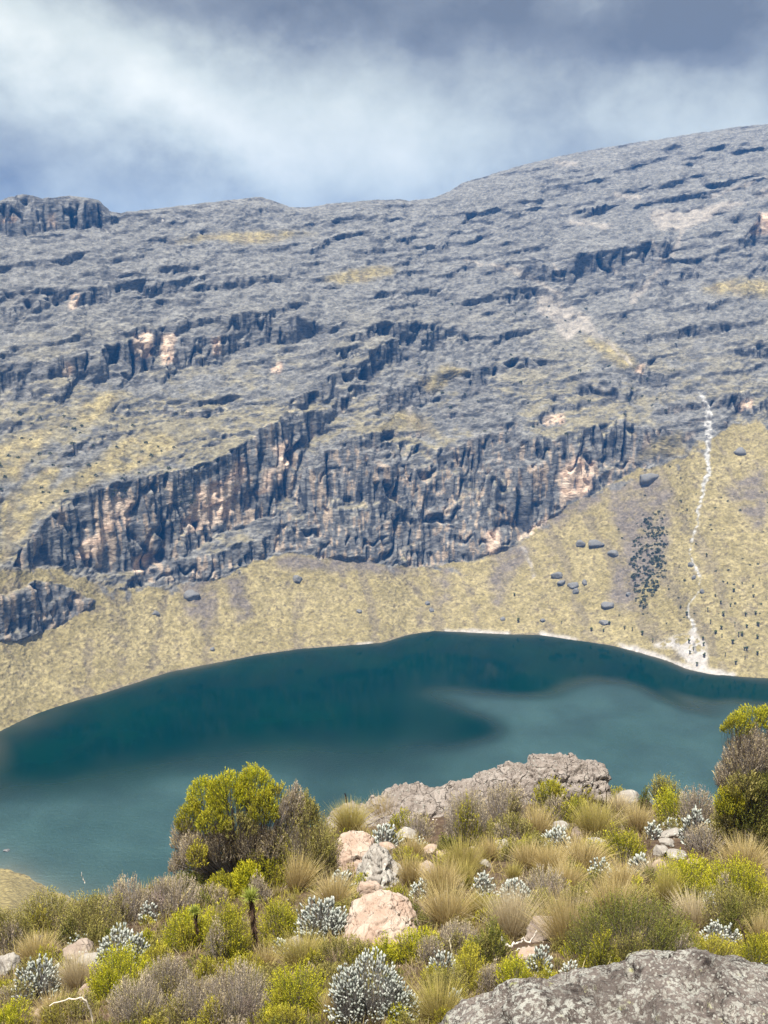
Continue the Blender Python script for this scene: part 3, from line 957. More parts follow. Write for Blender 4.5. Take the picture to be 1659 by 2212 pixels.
def ribbons(g, r, base, dirn, length, width, bend, c0, c1, seg=3, taper=1.3):
    """curved tapering blades"""
    n = len(base)
    side = unit(np.cross(dirn, r.normal(size=(n, 3))))
    t = np.linspace(0, 1, seg + 1)
    L = np.asarray(length)[:, None, None]
    ctr = base[:, None] + dirn[:, None] * L * t[None, :, None] + bend[:, None] * L * (t ** 2)[None, :, None]
    w = (np.asarray(width)[:, None] * (1 - t[None] ** taper * 0.92))[..., None] * 0.5
    v = np.stack([ctr - side[:, None] * w, ctr + side[:, None] * w], 2)      # n, seg+1, 2, 3
    col = lerp(np.asarray(c0)[:, None, None], np.asarray(c1)[:, None, None], t[None, :, None, None])
    col = np.broadcast_to(col, v.shape)
    k = (np.arange(n) * (seg + 1) * 2)[:, None] + (np.arange(seg) * 2)[None]
    f = np.stack([k, k + 1, k + 3, k + 2], -1).reshape(-1, 4)
    g.add(v, f, col.reshape(-1, 3))


def tubes(g, pts, rad, c, sides=3):
    """pts n,k,3; rad n,k; round twigs"""
    n, k = pts.shape[:2]
    tan = unit(np.gradient(pts, axis=1))
    ref = np.where(np.abs(tan[..., 2:3]) > 0.9, np.array([1.0, 0, 0]), np.array([0, 0, 1.0]))
    s1 = unit(np.cross(tan, ref)); s2 = np.cross(tan, s1)
    a = np.arange(sides) / sides * 2 * math.pi
    ring = (s1[:, :, None] * np.cos(a)[None, None, :, None] + s2[:, :, None] * np.sin(a)[None, None, :, None]) * rad[:, :, None, None]
    v = pts[:, :, None] + ring
    b = (np.arange(n) * k * sides)[:, None, None] + (np.arange(k - 1) * sides)[None, :, None]
    i = np.arange(sides)[None, None]; j = (np.arange(sides) + 1)[None, None] % sides
    f = np.stack([b + i, b + j, b + sides + j, b + sides + i], -1).reshape(-1, 4)
    c = np.asarray(c, np.float32)
    if c.ndim == 2:
        c = c[:, None, None]
    elif c.ndim == 3:
        c = c[:, :, None]
    g.add(v, f, np.broadcast_to(c, v.shape).reshape(-1, 3))


def needles(g, r, a, b, K, length, width, c0, c1, flare=0.8, jit=0.3):
    """short leaves all round the shoots that run from a to b"""
    n = len(a)
    ax = unit(b - a)
    t = (np.arange(K)[None] + r.random((n, K))) / K
    base = a[:, None] + (b - a)[:, None] * t[..., None]
    rad = r.normal(size=(n, K, 3))
    rad = unit(rad - ax[:, None] * np.sum(rad * ax[:, None], -1, keepdims=True))
    dirn = unit(ax[:, None] * (1.0 - 0.25 * flare) + rad * flare + jit * r.normal(size=(n, K, 3)) * 0.4)
    side = unit(np.cross(dirn, r.normal(size=(n, K, 3))))
    L = (np.broadcast_to(np.asarray(length, np.float64), (n,))[:, None] * r.uniform(0.7, 1.25, (n, K)))[..., None]
    w = L * width
    v = np.stack([base - side * w * 0.5, base + side * w * 0.5, base + dirn * L], 2).reshape(-1, 3)
    tt = np.clip(t + r.normal(size=t.shape) * 0.2, 0, 1)[..., None]
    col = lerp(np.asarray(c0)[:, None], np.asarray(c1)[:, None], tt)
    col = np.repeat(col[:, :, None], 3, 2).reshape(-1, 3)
    f = np.arange(n * K * 3).reshape(-1, 3)
    g.add(v, f, col)


def mixc(r, n, pal, var=0.12):
    """n colours drawn between the entries of a palette"""
    pal = np.asarray(pal, np.float64)
    i = r.integers(0, len(pal), n); j = r.integers(0, len(pal), n)
    c = lerp(pal[i], pal[j], r.random((n, 1)))
    return c * (1 + var * r.normal(size=(n, 1)))


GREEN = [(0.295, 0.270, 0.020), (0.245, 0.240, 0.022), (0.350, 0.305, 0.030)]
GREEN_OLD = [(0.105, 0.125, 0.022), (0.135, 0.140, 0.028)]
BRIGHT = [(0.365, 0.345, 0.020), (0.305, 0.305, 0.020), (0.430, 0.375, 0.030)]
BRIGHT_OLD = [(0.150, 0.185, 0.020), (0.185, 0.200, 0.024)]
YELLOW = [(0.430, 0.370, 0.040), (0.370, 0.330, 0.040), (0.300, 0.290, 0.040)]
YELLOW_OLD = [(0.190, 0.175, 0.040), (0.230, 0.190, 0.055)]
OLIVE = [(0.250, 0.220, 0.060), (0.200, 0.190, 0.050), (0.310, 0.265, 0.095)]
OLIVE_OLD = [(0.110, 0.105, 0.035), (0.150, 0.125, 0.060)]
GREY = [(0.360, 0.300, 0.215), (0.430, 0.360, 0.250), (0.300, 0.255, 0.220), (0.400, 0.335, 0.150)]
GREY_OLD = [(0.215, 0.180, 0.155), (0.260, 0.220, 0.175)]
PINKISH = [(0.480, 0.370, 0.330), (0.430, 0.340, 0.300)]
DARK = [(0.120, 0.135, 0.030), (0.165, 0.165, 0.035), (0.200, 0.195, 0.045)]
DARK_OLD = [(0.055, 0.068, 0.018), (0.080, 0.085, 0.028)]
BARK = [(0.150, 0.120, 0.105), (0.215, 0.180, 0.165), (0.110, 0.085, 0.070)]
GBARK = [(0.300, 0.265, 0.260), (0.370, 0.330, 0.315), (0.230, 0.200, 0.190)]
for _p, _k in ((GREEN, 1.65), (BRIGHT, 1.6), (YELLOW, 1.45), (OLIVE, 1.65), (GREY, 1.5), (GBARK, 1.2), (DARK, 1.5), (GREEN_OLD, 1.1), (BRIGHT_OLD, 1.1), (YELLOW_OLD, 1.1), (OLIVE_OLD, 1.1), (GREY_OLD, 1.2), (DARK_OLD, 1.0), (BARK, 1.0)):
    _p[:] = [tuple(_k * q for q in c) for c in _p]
PALS = {'green': (GREEN, GREEN_OLD, BARK), 'bright': (BRIGHT, BRIGHT_OLD, BARK), 'yellow': (YELLOW, YELLOW_OLD, BARK), 'olive': (OLIVE, OLIVE_OLD, BARK),
        'grey': (GREY, GREY_OLD, GBARK), 'pink': (PINKISH, GREY_OLD, GBARK), 'dark': (DARK, DARK_OLD, BARK)}


def heath_geo(r, gf, gs, w, h, kind, off=(0, 0, 0), dens=1.0, px=0.01, leafy=0.5, root=None, twigs=1.0):
    """one rounded clump of upright heath shoots, w wide and h high, standing at off"""
    tip, old, bark = PALS[kind]
    off = np.asarray(off, np.float64)
    n = int(np.clip(dens * (46 + 0.165 * (w / px) * (h / px)), 60, 2600))
    rad = np.sqrt(r.random(n)); th = r.random(n) * 2 * math.pi
    low = r.random(n) < 0.33
    rad = np.where(low, 0.72 + 0.28 * r.random(n), rad)
    x, y = rad * np.cos(th), rad * np.sin(th) * 0.85
    nl = 3 + int(min(9, w / px / 9))
    lc = r.uniform(-0.75, 0.75, (nl, 2)); lh = r.uniform(0.72, 1.05, nl)
    d2 = (x[:, None] - lc[:, 0]) ** 2 + (y[:, None] - lc[:, 1]) ** 2
    near = np.argmin(d2, 1)
    lob = lh[near] * (1 - 0.55 * np.min(d2, 1))
    zt = h * (1 - 0.42 * rad ** 2.6) * np.clip(lob, 0.45, 1.1) * r.uniform(0.86, 1.06, n)
    zt = np.where(low, zt * r.uniform(0.28, 0.85, n), zt)
    top = np.stack([x * w / 2, y * w / 2, zt], -1)
    dirn = unit(np.stack([x * 0.55, y * 0.55, np.ones(n)], -1) + 0.16 * r.normal(size=(n, 3)))
    ls = np.clip(h * leafy * r.uniform(0.55, 1.1, n), 2.5 * px, 11 * px + 0.25 * h)
    ls = np.minimum(ls, zt * 0.95)
    a = top - dirn * ls[:, None]
    a[:, 2] = np.maximum(a[:, 2], 0.01)
    gsel = r.random(n)
    cT = mixc(r, n, tip); cO = mixc(r, n, old)
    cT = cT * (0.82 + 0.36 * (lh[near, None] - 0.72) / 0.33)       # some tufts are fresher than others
    K = int(np.clip(ls.mean() / px * 1.1, 7, 13))
    nl_ = np.clip(1.55 * px, 0.008, 0.036)
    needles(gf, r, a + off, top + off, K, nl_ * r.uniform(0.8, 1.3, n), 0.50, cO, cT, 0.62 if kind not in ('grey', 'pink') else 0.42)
    # twigs
    m = gsel < (0.6 if kind in ('grey', 'pink') else 0.25) * twigs
    rt = np.stack([x * 0.28 * w / 2, y * 0.28 * w / 2, -0.03 + 0 * x], -1)[m] if root is None else np.broadcast_to(np.asarray(root) - off, top[m].shape) + 0.03 * w * r.normal(size=top[m].shape)
    tp = top[m]
    mid = lerp(rt, tp, 0.5) + np.stack([tp[:, 0] * 0.18, tp[:, 1] * 0.18, -0.02 * h + 0 * tp[:, 0]], -1) + 0.04 * w * r.normal(size=tp.shape)
    k = len(tp)
    if k:
        rr_ = np.stack([np.full(k, 0.30), np.full(k, 0.24), np.full(k, 0.13)], 1) * max(px * 0.55, 0.004) * r.uniform(0.7, 1.5, (k, 1))
        tubes(gs, np.stack([rt, mid, tp], 1) + off, rr_, mixc(r, k, bark, 0.2))


def root_empty(name, loc, label, cat, group=None):
    e = bpy.data.objects.new(name, None)
    e.empty_display_size = 0.1
    C.objects.link(e)
    e.location = loc
    return tag(e, label, cat, group)


def part(name, geo, mat, parent, kind='stuff'):
    if geo.n == 0:
        return
    o = link(name, geo.mesh(name), M[mat], parent)
    if kind:
        o['kind'] = kind
    return o


def spot(x, y):
    p, t = on_ground(x, y)
    return p, t / F          # metres per photo unit there (ray() has unit forward depth)


_seed = [100]


def nseed():
    _seed[0] += 1
    return np.random.default_rng(_seed[0])


def heath(x, y, w, h, kind, label, group=None, sub=(), name='heath_shrub', dens=1.0, leafy=0.5):
    p, m = spot(x, y)
    r = nseed()
    W, H = 1.16 * w * m, 1.10 * h * m
    p = p + np.array([0, W * 0.28, 0]); p[2] = hillside(p[0], p[1])
    H *= 1.06
    px = max(2.16 * m, 0.006)
    e = root_empty(name, p, label, 'shrub', group)
    gf, gs = Geo(), Geo()
    heath_geo(r, gf, gs, W, H, kind, dens=dens, px=px, leafy=leafy)
    for (dx, dw, dh, k2) in sub:      # patches of other shoots in the same clump
        heath_geo(r, gf, gs, dw * m, dh * m, k2, off=(dx * m, -W * 0.16, 0), dens=dens * 0.8, px=px, leafy=leafy)
    part('foliage', gf, 'leaf', e)
    part('twigs', gs, 'wood', e)
    return e


SILVER_T = [(0.43, 0.45, 0.40), (0.56, 0.57, 0.52), (0.32, 0.35, 0.31), (0.39, 0.40, 0.37)]
SILVER_L = [(0.17, 0.185, 0.16), (0.22, 0.23, 0.21), (0.12, 0.135, 0.115)]


def silver_geo(r, gl, gs, W, H, px, sparse=1.0, off=(0, 0, 0)):
    off = np.asarray(off, np.float64)
    n = int(np.clip(sparse * (12 + 0.105 * (W / px) * (H / px)), 14, 420))
    u = r.random(n); th = r.random(n) * 2 * math.pi
    el = np.arccos(1 - u * 1.05)                      # over the dome and a little under
    el = np.minimum(el, 1.62)
    shell = r.uniform(0.72, 1.0, n) * (1 + 0.15 * np.sin(3 * th + r.random() * 6) * np.sin(el))
    d = np.stack([np.sin(el) * np.cos(th), np.sin(el) * np.sin(th), np.cos(el)], -1)
    top = d * shell[:, None] * np.array([W / 2, W / 2 * 0.9, H * 0.9]) + np.array([0, 0, H * 0.10])
    dirn = unit(d * np.array([0.75, 0.75, 0.6]) + np.array([0, 0, 0.75]) + 0.2 * r.normal(size=(n, 3)))
    L = px * r.uniform(2.4, 4.4, n) * np.clip(H / px / 22, 0.7, 1.3)
    R = px * r.uniform(0.8, 1.25, n)
    a = top - dirn * L[:, None]
    t = np.array([0.0, 0.35, 0.75, 1.0])
    pts = a[:, None] + dirn[:, None] * (L[:, None] * t[None])[..., None]
    rad = R[:, None] * np.array([0.55, 1.0, 0.85, 0.12])[None]
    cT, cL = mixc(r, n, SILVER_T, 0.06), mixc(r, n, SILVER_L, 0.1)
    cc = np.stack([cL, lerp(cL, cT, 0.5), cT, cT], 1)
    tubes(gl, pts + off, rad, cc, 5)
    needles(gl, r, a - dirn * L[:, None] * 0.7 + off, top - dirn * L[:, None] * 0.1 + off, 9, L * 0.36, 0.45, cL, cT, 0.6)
    rt = np.stack([a[:, 0] * 0.2, a[:, 1] * 0.2, -0.02 + 0 * a[:, 0]], -1) + 0.02 * W * r.normal(size=a.shape)
    mid = lerp(rt, a, 0.55) + np.stack([a[:, 0] * 0.15, a[:, 1] * 0.15, -0.12 * a[:, 2]], -1) + 0.03 * W * r.normal(size=a.shape)
    tubes(gs, np.stack([rt, mid, a], 1) + off, np.stack([np.full(n, 0.30), np.full(n, 0.26), np.full(n, 0.2)], 1) * px * 0.8,
          mixc(r, n, [(0.26, 0.25, 0.24), (0.34, 0.32, 0.30), (0.18, 0.16, 0.15)], 0.15))


def silver(x, y, w, h, label, sparse=1.0, lobes=(), group=None):
    p, m = spot(x, y)
    r = nseed()
    W, H = 0.96 * w * m, 1.0 * h * m
    p = p + np.array([0, W * 0.25, 0]); p[2] = hillside(p[0], p[1])
    e = root_empty('silver_everlasting', p, label, 'shrub', group)
    gl, gs = Geo(), Geo()
    px = max(2.16 * m, 0.006)
    silver_geo(r, gl, gs, W, H * 1.05, px, sparse)
    for dx, dw, dh in lobes:
        silver_geo(r, gl, gs, dw * m, dh * m, px, sparse, (dx * m, -W * 0.1, 0))
    part('leaf_spikes', gl, 'felt', e)
    part('stems', gs, 'wood', e)
    return e


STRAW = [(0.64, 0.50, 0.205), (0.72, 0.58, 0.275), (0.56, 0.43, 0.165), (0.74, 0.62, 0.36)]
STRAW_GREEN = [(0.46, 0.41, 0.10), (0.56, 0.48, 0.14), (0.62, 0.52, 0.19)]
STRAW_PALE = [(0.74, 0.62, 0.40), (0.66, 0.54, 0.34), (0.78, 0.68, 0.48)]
STRAW_BASE = [(0.22, 0.16, 0.085), (0.30, 0.225, 0.12)]  # rotting blade feet, darkened further as painted shade at the root
SPALS = {'straw': STRAW, 'green': STRAW_GREEN, 'pale': STRAW_PALE}


def tussock_geo(r, g, W, H, px, kind, lean=(0, 0), dens=1.0, off=(0, 0, 0)):
    n = int(np.clip(dens * 19 * (W / px), 150, 1000))
    th = r.random(n) * 2 * math.pi
    rb = np.sqrt(r.random(n)) * W * 0.17
    base = np.stack([rb * np.cos(th), rb * np.sin(th), -0.02 + 0 * th], -1) + np.asarray(off)
    sp = r.beta(1.3, 1.7, n) * 1.15
    outv = np.stack([np.cos(th), np.sin(th), 0 * th], -1)
    L = H * r.uniform(0.7, 1.25, n)
    spread = (W / 2) / H
    dirn = unit(outv * (sp * spread * 0.75)[:, None] + np.array([lean[0], lean[1], 1.0]) + 0.12 * r.normal(size=(n, 3)))
    bend = outv * (sp * 0.30 * spread)[:, None] - np.array([0, 0, 1.0]) * (0.22 * sp)[:, None] + 0.05 * r.normal(size=(n, 3))
    wd = np.clip(px * r.uniform(0.30, 0.62, n), 0.0025, 0.02)
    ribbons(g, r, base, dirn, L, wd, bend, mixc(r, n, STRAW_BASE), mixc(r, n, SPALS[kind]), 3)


def tussock(x, y, w, h, kind, label, lean=(0, 0), dens=1.0, group=None):
    p, m = spot(x, y)
    r = nseed()
    W, H = 1.15 * w * m, 1.18 * h * m
    p = p + np.array([0, W * 0.2, 0]); p[2] = hillside(p[0], p[1])
    e = root_empty('grass_tussock', p, label, 'grass', group)
    g = Geo()
    tussock_geo(r, g, W, H, max(2.16 * m, 0.006), kind, lean, dens)
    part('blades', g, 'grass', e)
    return e


_ico = {}


def icosphere(sub):
    if sub in _ico:
        return _ico[sub]
    t = (1 + 5 ** 0.5) / 2
    v = [(-1, t, 0), (1, t, 0), (-1, -t, 0), (1, -t, 0), (0, -1, t), (0, 1, t), (0, -1, -t), (0, 1, -t), (t, 0, -1), (t, 0, 1), (-t, 0, -1), (-t, 0, 1)]
    v = [np.array(p, float) / np.linalg.norm(p) for p in v]
    f = [(0, 11, 5), (0, 5, 1), (0, 1, 7), (0, 7, 10), (0, 10, 11), (1, 5, 9), (5, 11, 4), (11, 10, 2), (10, 7, 6), (7, 1, 8),
         (3, 9, 4), (3, 4, 2), (3, 2, 6), (3, 6, 8), (3, 8, 9), (4, 9, 5), (2, 4, 11), (6, 2, 10), (8, 6, 7), (9, 8, 1)]
    for _ in range(sub):
        cache, nf = {}, []

        def mid(a, b):
            k = (min(a, b), max(a, b))
            if k not in cache:
                q = v[a] + v[b]
                v.append(q / np.linalg.norm(q))
                cache[k] = len(v) - 1
            return cache[k]
        for a, b, c in f:
            ab, bc, ca = mid(a, b), mid(b, c), mid(c, a)
            nf += [(a, ab, ca), (b, bc, ab), (c, ca, bc), (ab, bc, ca)]
        f = nf
    _ico[sub] = (np.array(v), np.array(f))
    return _ico[sub]


def stone_verts(r, sub, cuts=9, rough=0.08):
    v, f = icosphere(sub)
    v = v.copy()
    for _ in range(cuts):
        n = unit(r.normal(size=3)); c = r.uniform(0.52, 0.85)
        k = np.maximum(v @ n - c, 0)
        v -= k[:, None] * n * 0.92
    s = r.uniform(0, 50)
    d = fbm(v[:, 0] * 1.8 + s, v[:, 1] * 1.8, v[:, 2] * 1.8, 5, 0.55)
    v *= (1 + rough * 1.6 * d)[:, None]
    v -= (v.max(0) + v.min(0)) / 2
    v /= (v.max(0) - v.min(0)) / 2
    return v, f


def rock(x, y, w, h, mat, label, depth=0.8, rot=0.0, tilt=0.0, sub=4, rough=0.08, cuts=9, cat='rock', sink=0.3, name='rock'):
    """a stone w by h photo units in outline, part-buried"""
    p, m = spot(x, y)
    r = nseed()
    v, f = stone_verts(r, sub, cuts, rough)
    W, H = w * m, h * m
    ca, sa = math.cos(rot), math.sin(rot)
    v = np.stack([v[:, 0] * ca - v[:, 1] * sa, v[:, 0] * sa + v[:, 1] * ca, v[:, 2]], -1)
    v /= np.abs(v).max(0)
    v = v * np.array([W / 2, W / 2 * depth, H / 2 * (1 + sink)])
    v[:, 2] += v[:, 0] * tilt
    p = p + np.array([0, W / 2 * depth * 0.8, 0])
    p[2] = hillside(p[0], p[1]) + H / 2 * (1 - sink)
    o = link(name, new_mesh(name, v, f, smooth=True), M[mat], None, p)
    return tag(o, label, cat)


def ridge_rock(name, outline, dist, depth, mat, label, cat, rough=0.06, nx=150, ny=90, power=2.6, seed=3, back=0.6, front_drop=0.0, freq=3.5, blocky=0.0):
    """a broad mass of rock: crest as seen in the photo, dist metres off, a real depth of its own, sunk into the hillside"""
    a = np.array(outline, float)
    xs = np.linspace(a[0, 0], a[-1, 0], nx)
    ys = np.interp(xs, a[:, 0], a[:, 1])
    dx, dy, dz = ray(xs, ys)
    k = dist / dy
    wxs, wz = dx * k, CAMZ + dz * k
    q = np.linspace(-1, 1, ny)
    Xg = np.repeat(wxs[None], ny, 0)
    Yg = dist + np.where(q < 0, q * depth, q * depth * back)[:, None] + 0 * Xg
    gz = hillside(Xg, Yg) - 0.15
    env = (1 - np.abs(q) ** power) ** (1 / 1.8)
    env = env[:, None] * (1 - np.abs(np.linspace(-1, 1, nx)) ** 40)[None]
    Zg = gz + np.maximum(np.repeat(wz[None], ny, 0) - gz, 0.02) * env
    Pn = np.stack([Xg, Yg, Zg], -1).astype(np.float32)
    Nn = grid_normals(Pn)
    Xs, Ys, Zs = Pn[..., 0] * freq + seed, Pn[..., 1] * freq, Pn[..., 2] * freq
    d = 0.55 * fbm(Xs * 1.6, Ys * 1.6, Zs * 2.2, 5, 0.6) - 0.9 * sstep(fbm(Xs * 2.3 + 7, Ys * 2.3, Zs * 3.6, 3), 0.28, 0.5)
    # broken faces: every point belongs to the nearest of many blocks, each set forward or back and tilted
    rs = np.random.default_rng(seed)
    nb = 26 if not blocky else 60
    ctr = np.stack([rs.uniform(Xg.min(), Xg.max(), nb), rs.uniform(Yg.min(), Yg.max(), nb), rs.uniform(Pn[..., 2].min(), Pn[..., 2].max(), nb)], -1)
    wj = 0.12 * depth * np.stack([fbm(Xs, Ys, Zs + k, 3) for k in (0.0, 9.0, 20.0)], -1)
    best = np.full(Xg.shape, 1e9); off = np.zeros(Xg.shape); sec = np.full(Xg.shape, 1e9)
    sc_ = np.array([1.0, 1.0, 1.7])
    for k in range(nb):
        dv = (Pn + wj - ctr[k]) * sc_
        q2 = (dv ** 2).sum(-1)
        tl = rs.normal(size=3) * 0.9 / depth
        o_ = rs.normal() * 0.9 + (dv @ tl)
        off = np.where(q2 < best, o_, off)
        sec = np.where(q2 < best, best, np.minimum(sec, q2))
        best = np.minimum(best, q2)
    gap = sstep(-(np.sqrt(sec) - np.sqrt(best)) / depth, -0.07, 0.0)
    d = d + np.clip(off, -1.6, 1.6) * 0.75 - gap * (0.75 if blocky else 0.35)
    Pn = Pn + Nn * (rough * d)[..., None] * (env > 0.01)[..., None]
    Pn[..., 2] -= 0.0
    idx = np.arange(nx * ny).reshape(ny, nx)
    qd = np.stack([idx[:-1, :-1], idx[:-1, 1:], idx[1:, 1:], idx[1:, :-1]], -1).reshape(-1, 4)
    c = Pn.reshape(-1, 3).mean(0)
    o = link(name, new_mesh(name, Pn.reshape(-1, 3) - c, qd, smooth=True), M[mat], None, c)
    return tag(o, label, cat)


def stick(name, pts_uv, rad_u, label, cat, color, base=None, wob=0.01, extra=(), lift=0.0):
    """a bare branch: photo points, the first (or base) one standing on the ground, all at that distance"""
    b = base or pts_uv[0]
    p0, m = spot(*b)
    dist = p0[1]
    r = nseed()

    def line(uv):
        uv = np.array(uv, float)
        t = np.linspace(0, 1, 4 * (len(uv) - 1) + 1)
        s = np.linspace(0, 1, len(uv))
        uv = np.stack([np.interp(t, s, uv[:, 0]), np.interp(t, s, uv[:, 1])], -1)
        dx, dy, dz = ray(uv[:, 0], uv[:, 1])
        k = dist / dy
        q = np.stack([dx * k, np.full(len(uv), dist), CAMZ + dz * k], -1)
        q += wob * r.normal(size=q.shape) * np.array([1, 3, 1])
        return q
    g = Geo()
    q = line(pts_uv)
    if base is None:
        q[0] = p0 - np.array([0, 0, 0.03])
    rad = np.linspace(1.15, 0.6, len(q)) * rad_u * m
    c = np.asarray(color) * (1 + 0.25 * r.normal(size=(1, len(q), 1)))
    tubes(g, (q - p0)[None], rad[None], c, 6)
    for e in extra:
        qe = line(e)
        tubes(g, (qe - p0)[None], (np.linspace(0.8, 0.4, len(qe)) * rad_u * m)[None], np.broadcast_to(np.asarray(color), (1, len(qe), 3)), 6)
    o = link(name, g.mesh(name), M['wood'], None, p0 + np.array([0, 0, lift]))
    return tag(o, label, cat)


def rosette_plant(x, y, top, label, crown_u=16, rad_u=4.0):
    """young giant lobelia or groundsel: dark stem in old leaves, a green tuft on top"""
    p, m = spot(x, y)
    r = nseed()
    dx, dy, dz = ray(*top)
    k = p[1] / dy
    tp = np.array([dx * k, p[1], CAMZ + dz * k]) - p
    e = root_empty('rosette_plant', p, label, 'plant')
    t = np.linspace(0, 1, 9)[:, None]
    pts = tp * t + 0.006 * r.normal(size=(9, 3)); pts[0] = (0, 0, -0.03)
    rad = np.interp(t[:, 0], [0, 0.6, 0.85, 1], [0.8, 1.0, 1.25, 0.9]) * rad_u * m
    g = Geo()
    tubes(g, pts[None], rad[None], np.array([[(0.040, 0.026, 0.020)]]) * (1 + 0.3 * r.normal(size=(1, 9, 1))), 8)
    n = 170
    tb = r.uniform(0.15, 0.95, n)[:, None]
    an = r.random(n) * 2 * math.pi
    out = np.stack([np.cos(an), np.sin(an), 0 * an], -1)
    ribbons(g, r, tp * tb + out * rad_u * m * 0.8, unit(out * 0.55 + np.array([0, 0, -1.0])), crown_u * m * r.uniform(0.35, 0.7, n), np.full(n, 2.0 * m),
            0.1 * r.normal(size=(n, 3)), mixc(r, n, [(0.10, 0.06, 0.04), (0.06, 0.035, 0.025)]), mixc(r, n, [(0.17, 0.11, 0.07), (0.09, 0.06, 0.04)]), 2)
    part('stem', g, 'wood', e, None)
    g = Geo()
    n = 150
    an = r.random(n) * 2 * math.pi
    up = r.beta(1.4, 1.2, n)
    out = np.stack([np.cos(an), np.sin(an), 0 * an], -1)
    ribbons(g, r, tp + out * 0.3 * rad_u * m - np.array([0, 0, 1.0]) * (crown_u * 0.35 * m * r.random((n, 1))), unit(out * (1.25 - up)[:, None] + np.array([0, 0, 1.0]) * (0.15 + up)[:, None]),
            crown_u * m * r.uniform(0.75, 1.2, n), np.full(n, 2.4 * m), -0.25 * np.array([[0, 0, 1.0]]) * (1 - up)[:, None],
            mixc(r, n, [(0.30, 0.34, 0.06), (0.24, 0.30, 0.05)]), mixc(r, n, [(0.45, 0.45, 0.12), (0.34, 0.38, 0.08)]), 3, 2.0)
    part('leaf_rosette', g, 'leaf', e)
    return e

# ------------------------------------------------------------------ foreground stones
ridge_rock('boulder', [(925, 2256), (948, 2226), (1006, 2189), (1054, 2171), (1101, 2153), (1140, 2140), (1207, 2142), (1275, 2133), (1316, 2127), (1375, 2114), (1392, 2098),
                       (1466, 2094), (1512, 2091), (1561, 2101), (1616, 2107), (1659, 2117), (1720, 2136), (1800, 2186), (1850, 2256)],
           4.55, 0.95, 'rock_boulder', 'big grey boulder crusted with white lichen in the bottom right corner', 'boulder', 0.034, 240, 130, 2.8, 3, 0.45, freq=4.5)
ridge_rock('rock_outcrop', [(1000, 1720), (1035, 1690), (1070, 1668), (1100, 1652), (1130, 1655), (1150, 1642), (1170, 1636), (1215, 1638), (1230, 1646), (1250, 1644), (1275, 1650),
                            (1298, 1661), (1309, 1672), (1311, 1700), (1313, 1745)],
           20.2, 0.75, 'rock_outcrop', 'broad flat-topped rock outcrop standing out against the lake', 'rock outcrop', 0.10, 220, 110, 3.4, 9, 0.6, freq=3.4, blocky=0.45)
ridge_rock('rock_outcrop', [(700, 1790), (712, 1768), (745, 1752), (790, 1738), (806, 1726), (826, 1720), (853, 1706), (876, 1699), (905, 1695), (925, 1698), (940, 1706), (955, 1702),
                            (975, 1692), (1010, 1686), (1040, 1686), (1075, 1700), (1095, 1740)],
           19.6, 0.9, 'rock_outcrop', 'low sloping rock ledge left of the flat-topped outcrop', 'rock outcrop', 0.09, 230, 110, 2.6, 21, 0.6, freq=3.4, blocky=0.35)
ridge_rock('rock_slab', [(740, 2030), (748, 1992), (762, 1968), (790, 1955), (822, 1945), (845, 1942), (862, 1950), (880, 1962), (895, 1978), (908, 2000), (914, 2030)],
           9.15, 0.55, 'rock_pink', 'large flat pale pink slab of rock below the split boulder', 'rock', 0.030, 190, 130, 6.0, 31, 0.6, freq=5.5, blocky=0.3)
ridge_rock('rock', [(718, 1868), (722, 1832), (735, 1815), (760, 1804), (785, 1806), (800, 1812), (812, 1826), (816, 1862)], 13.1, 0.5, 'rock_pink',
           'pale pink block with a flat top beside the tall domed heath', 'rock', 0.03, 130, 100, 7.0, 41, 0.7, freq=4.0, blocky=0.3)
ridge_rock('rock', [(772, 1925), (778, 1880), (795, 1846), (815, 1830), (835, 1846), (850, 1876), (868, 1900), (876, 1925)], 12.2, 0.55, 'rock_grey',
           'pointed grey white lichen-stained boulder leaning on the pink block', 'rock', 0.045, 120, 80, 2.6, 47, 0.8, freq=4.0, blocky=0.4)
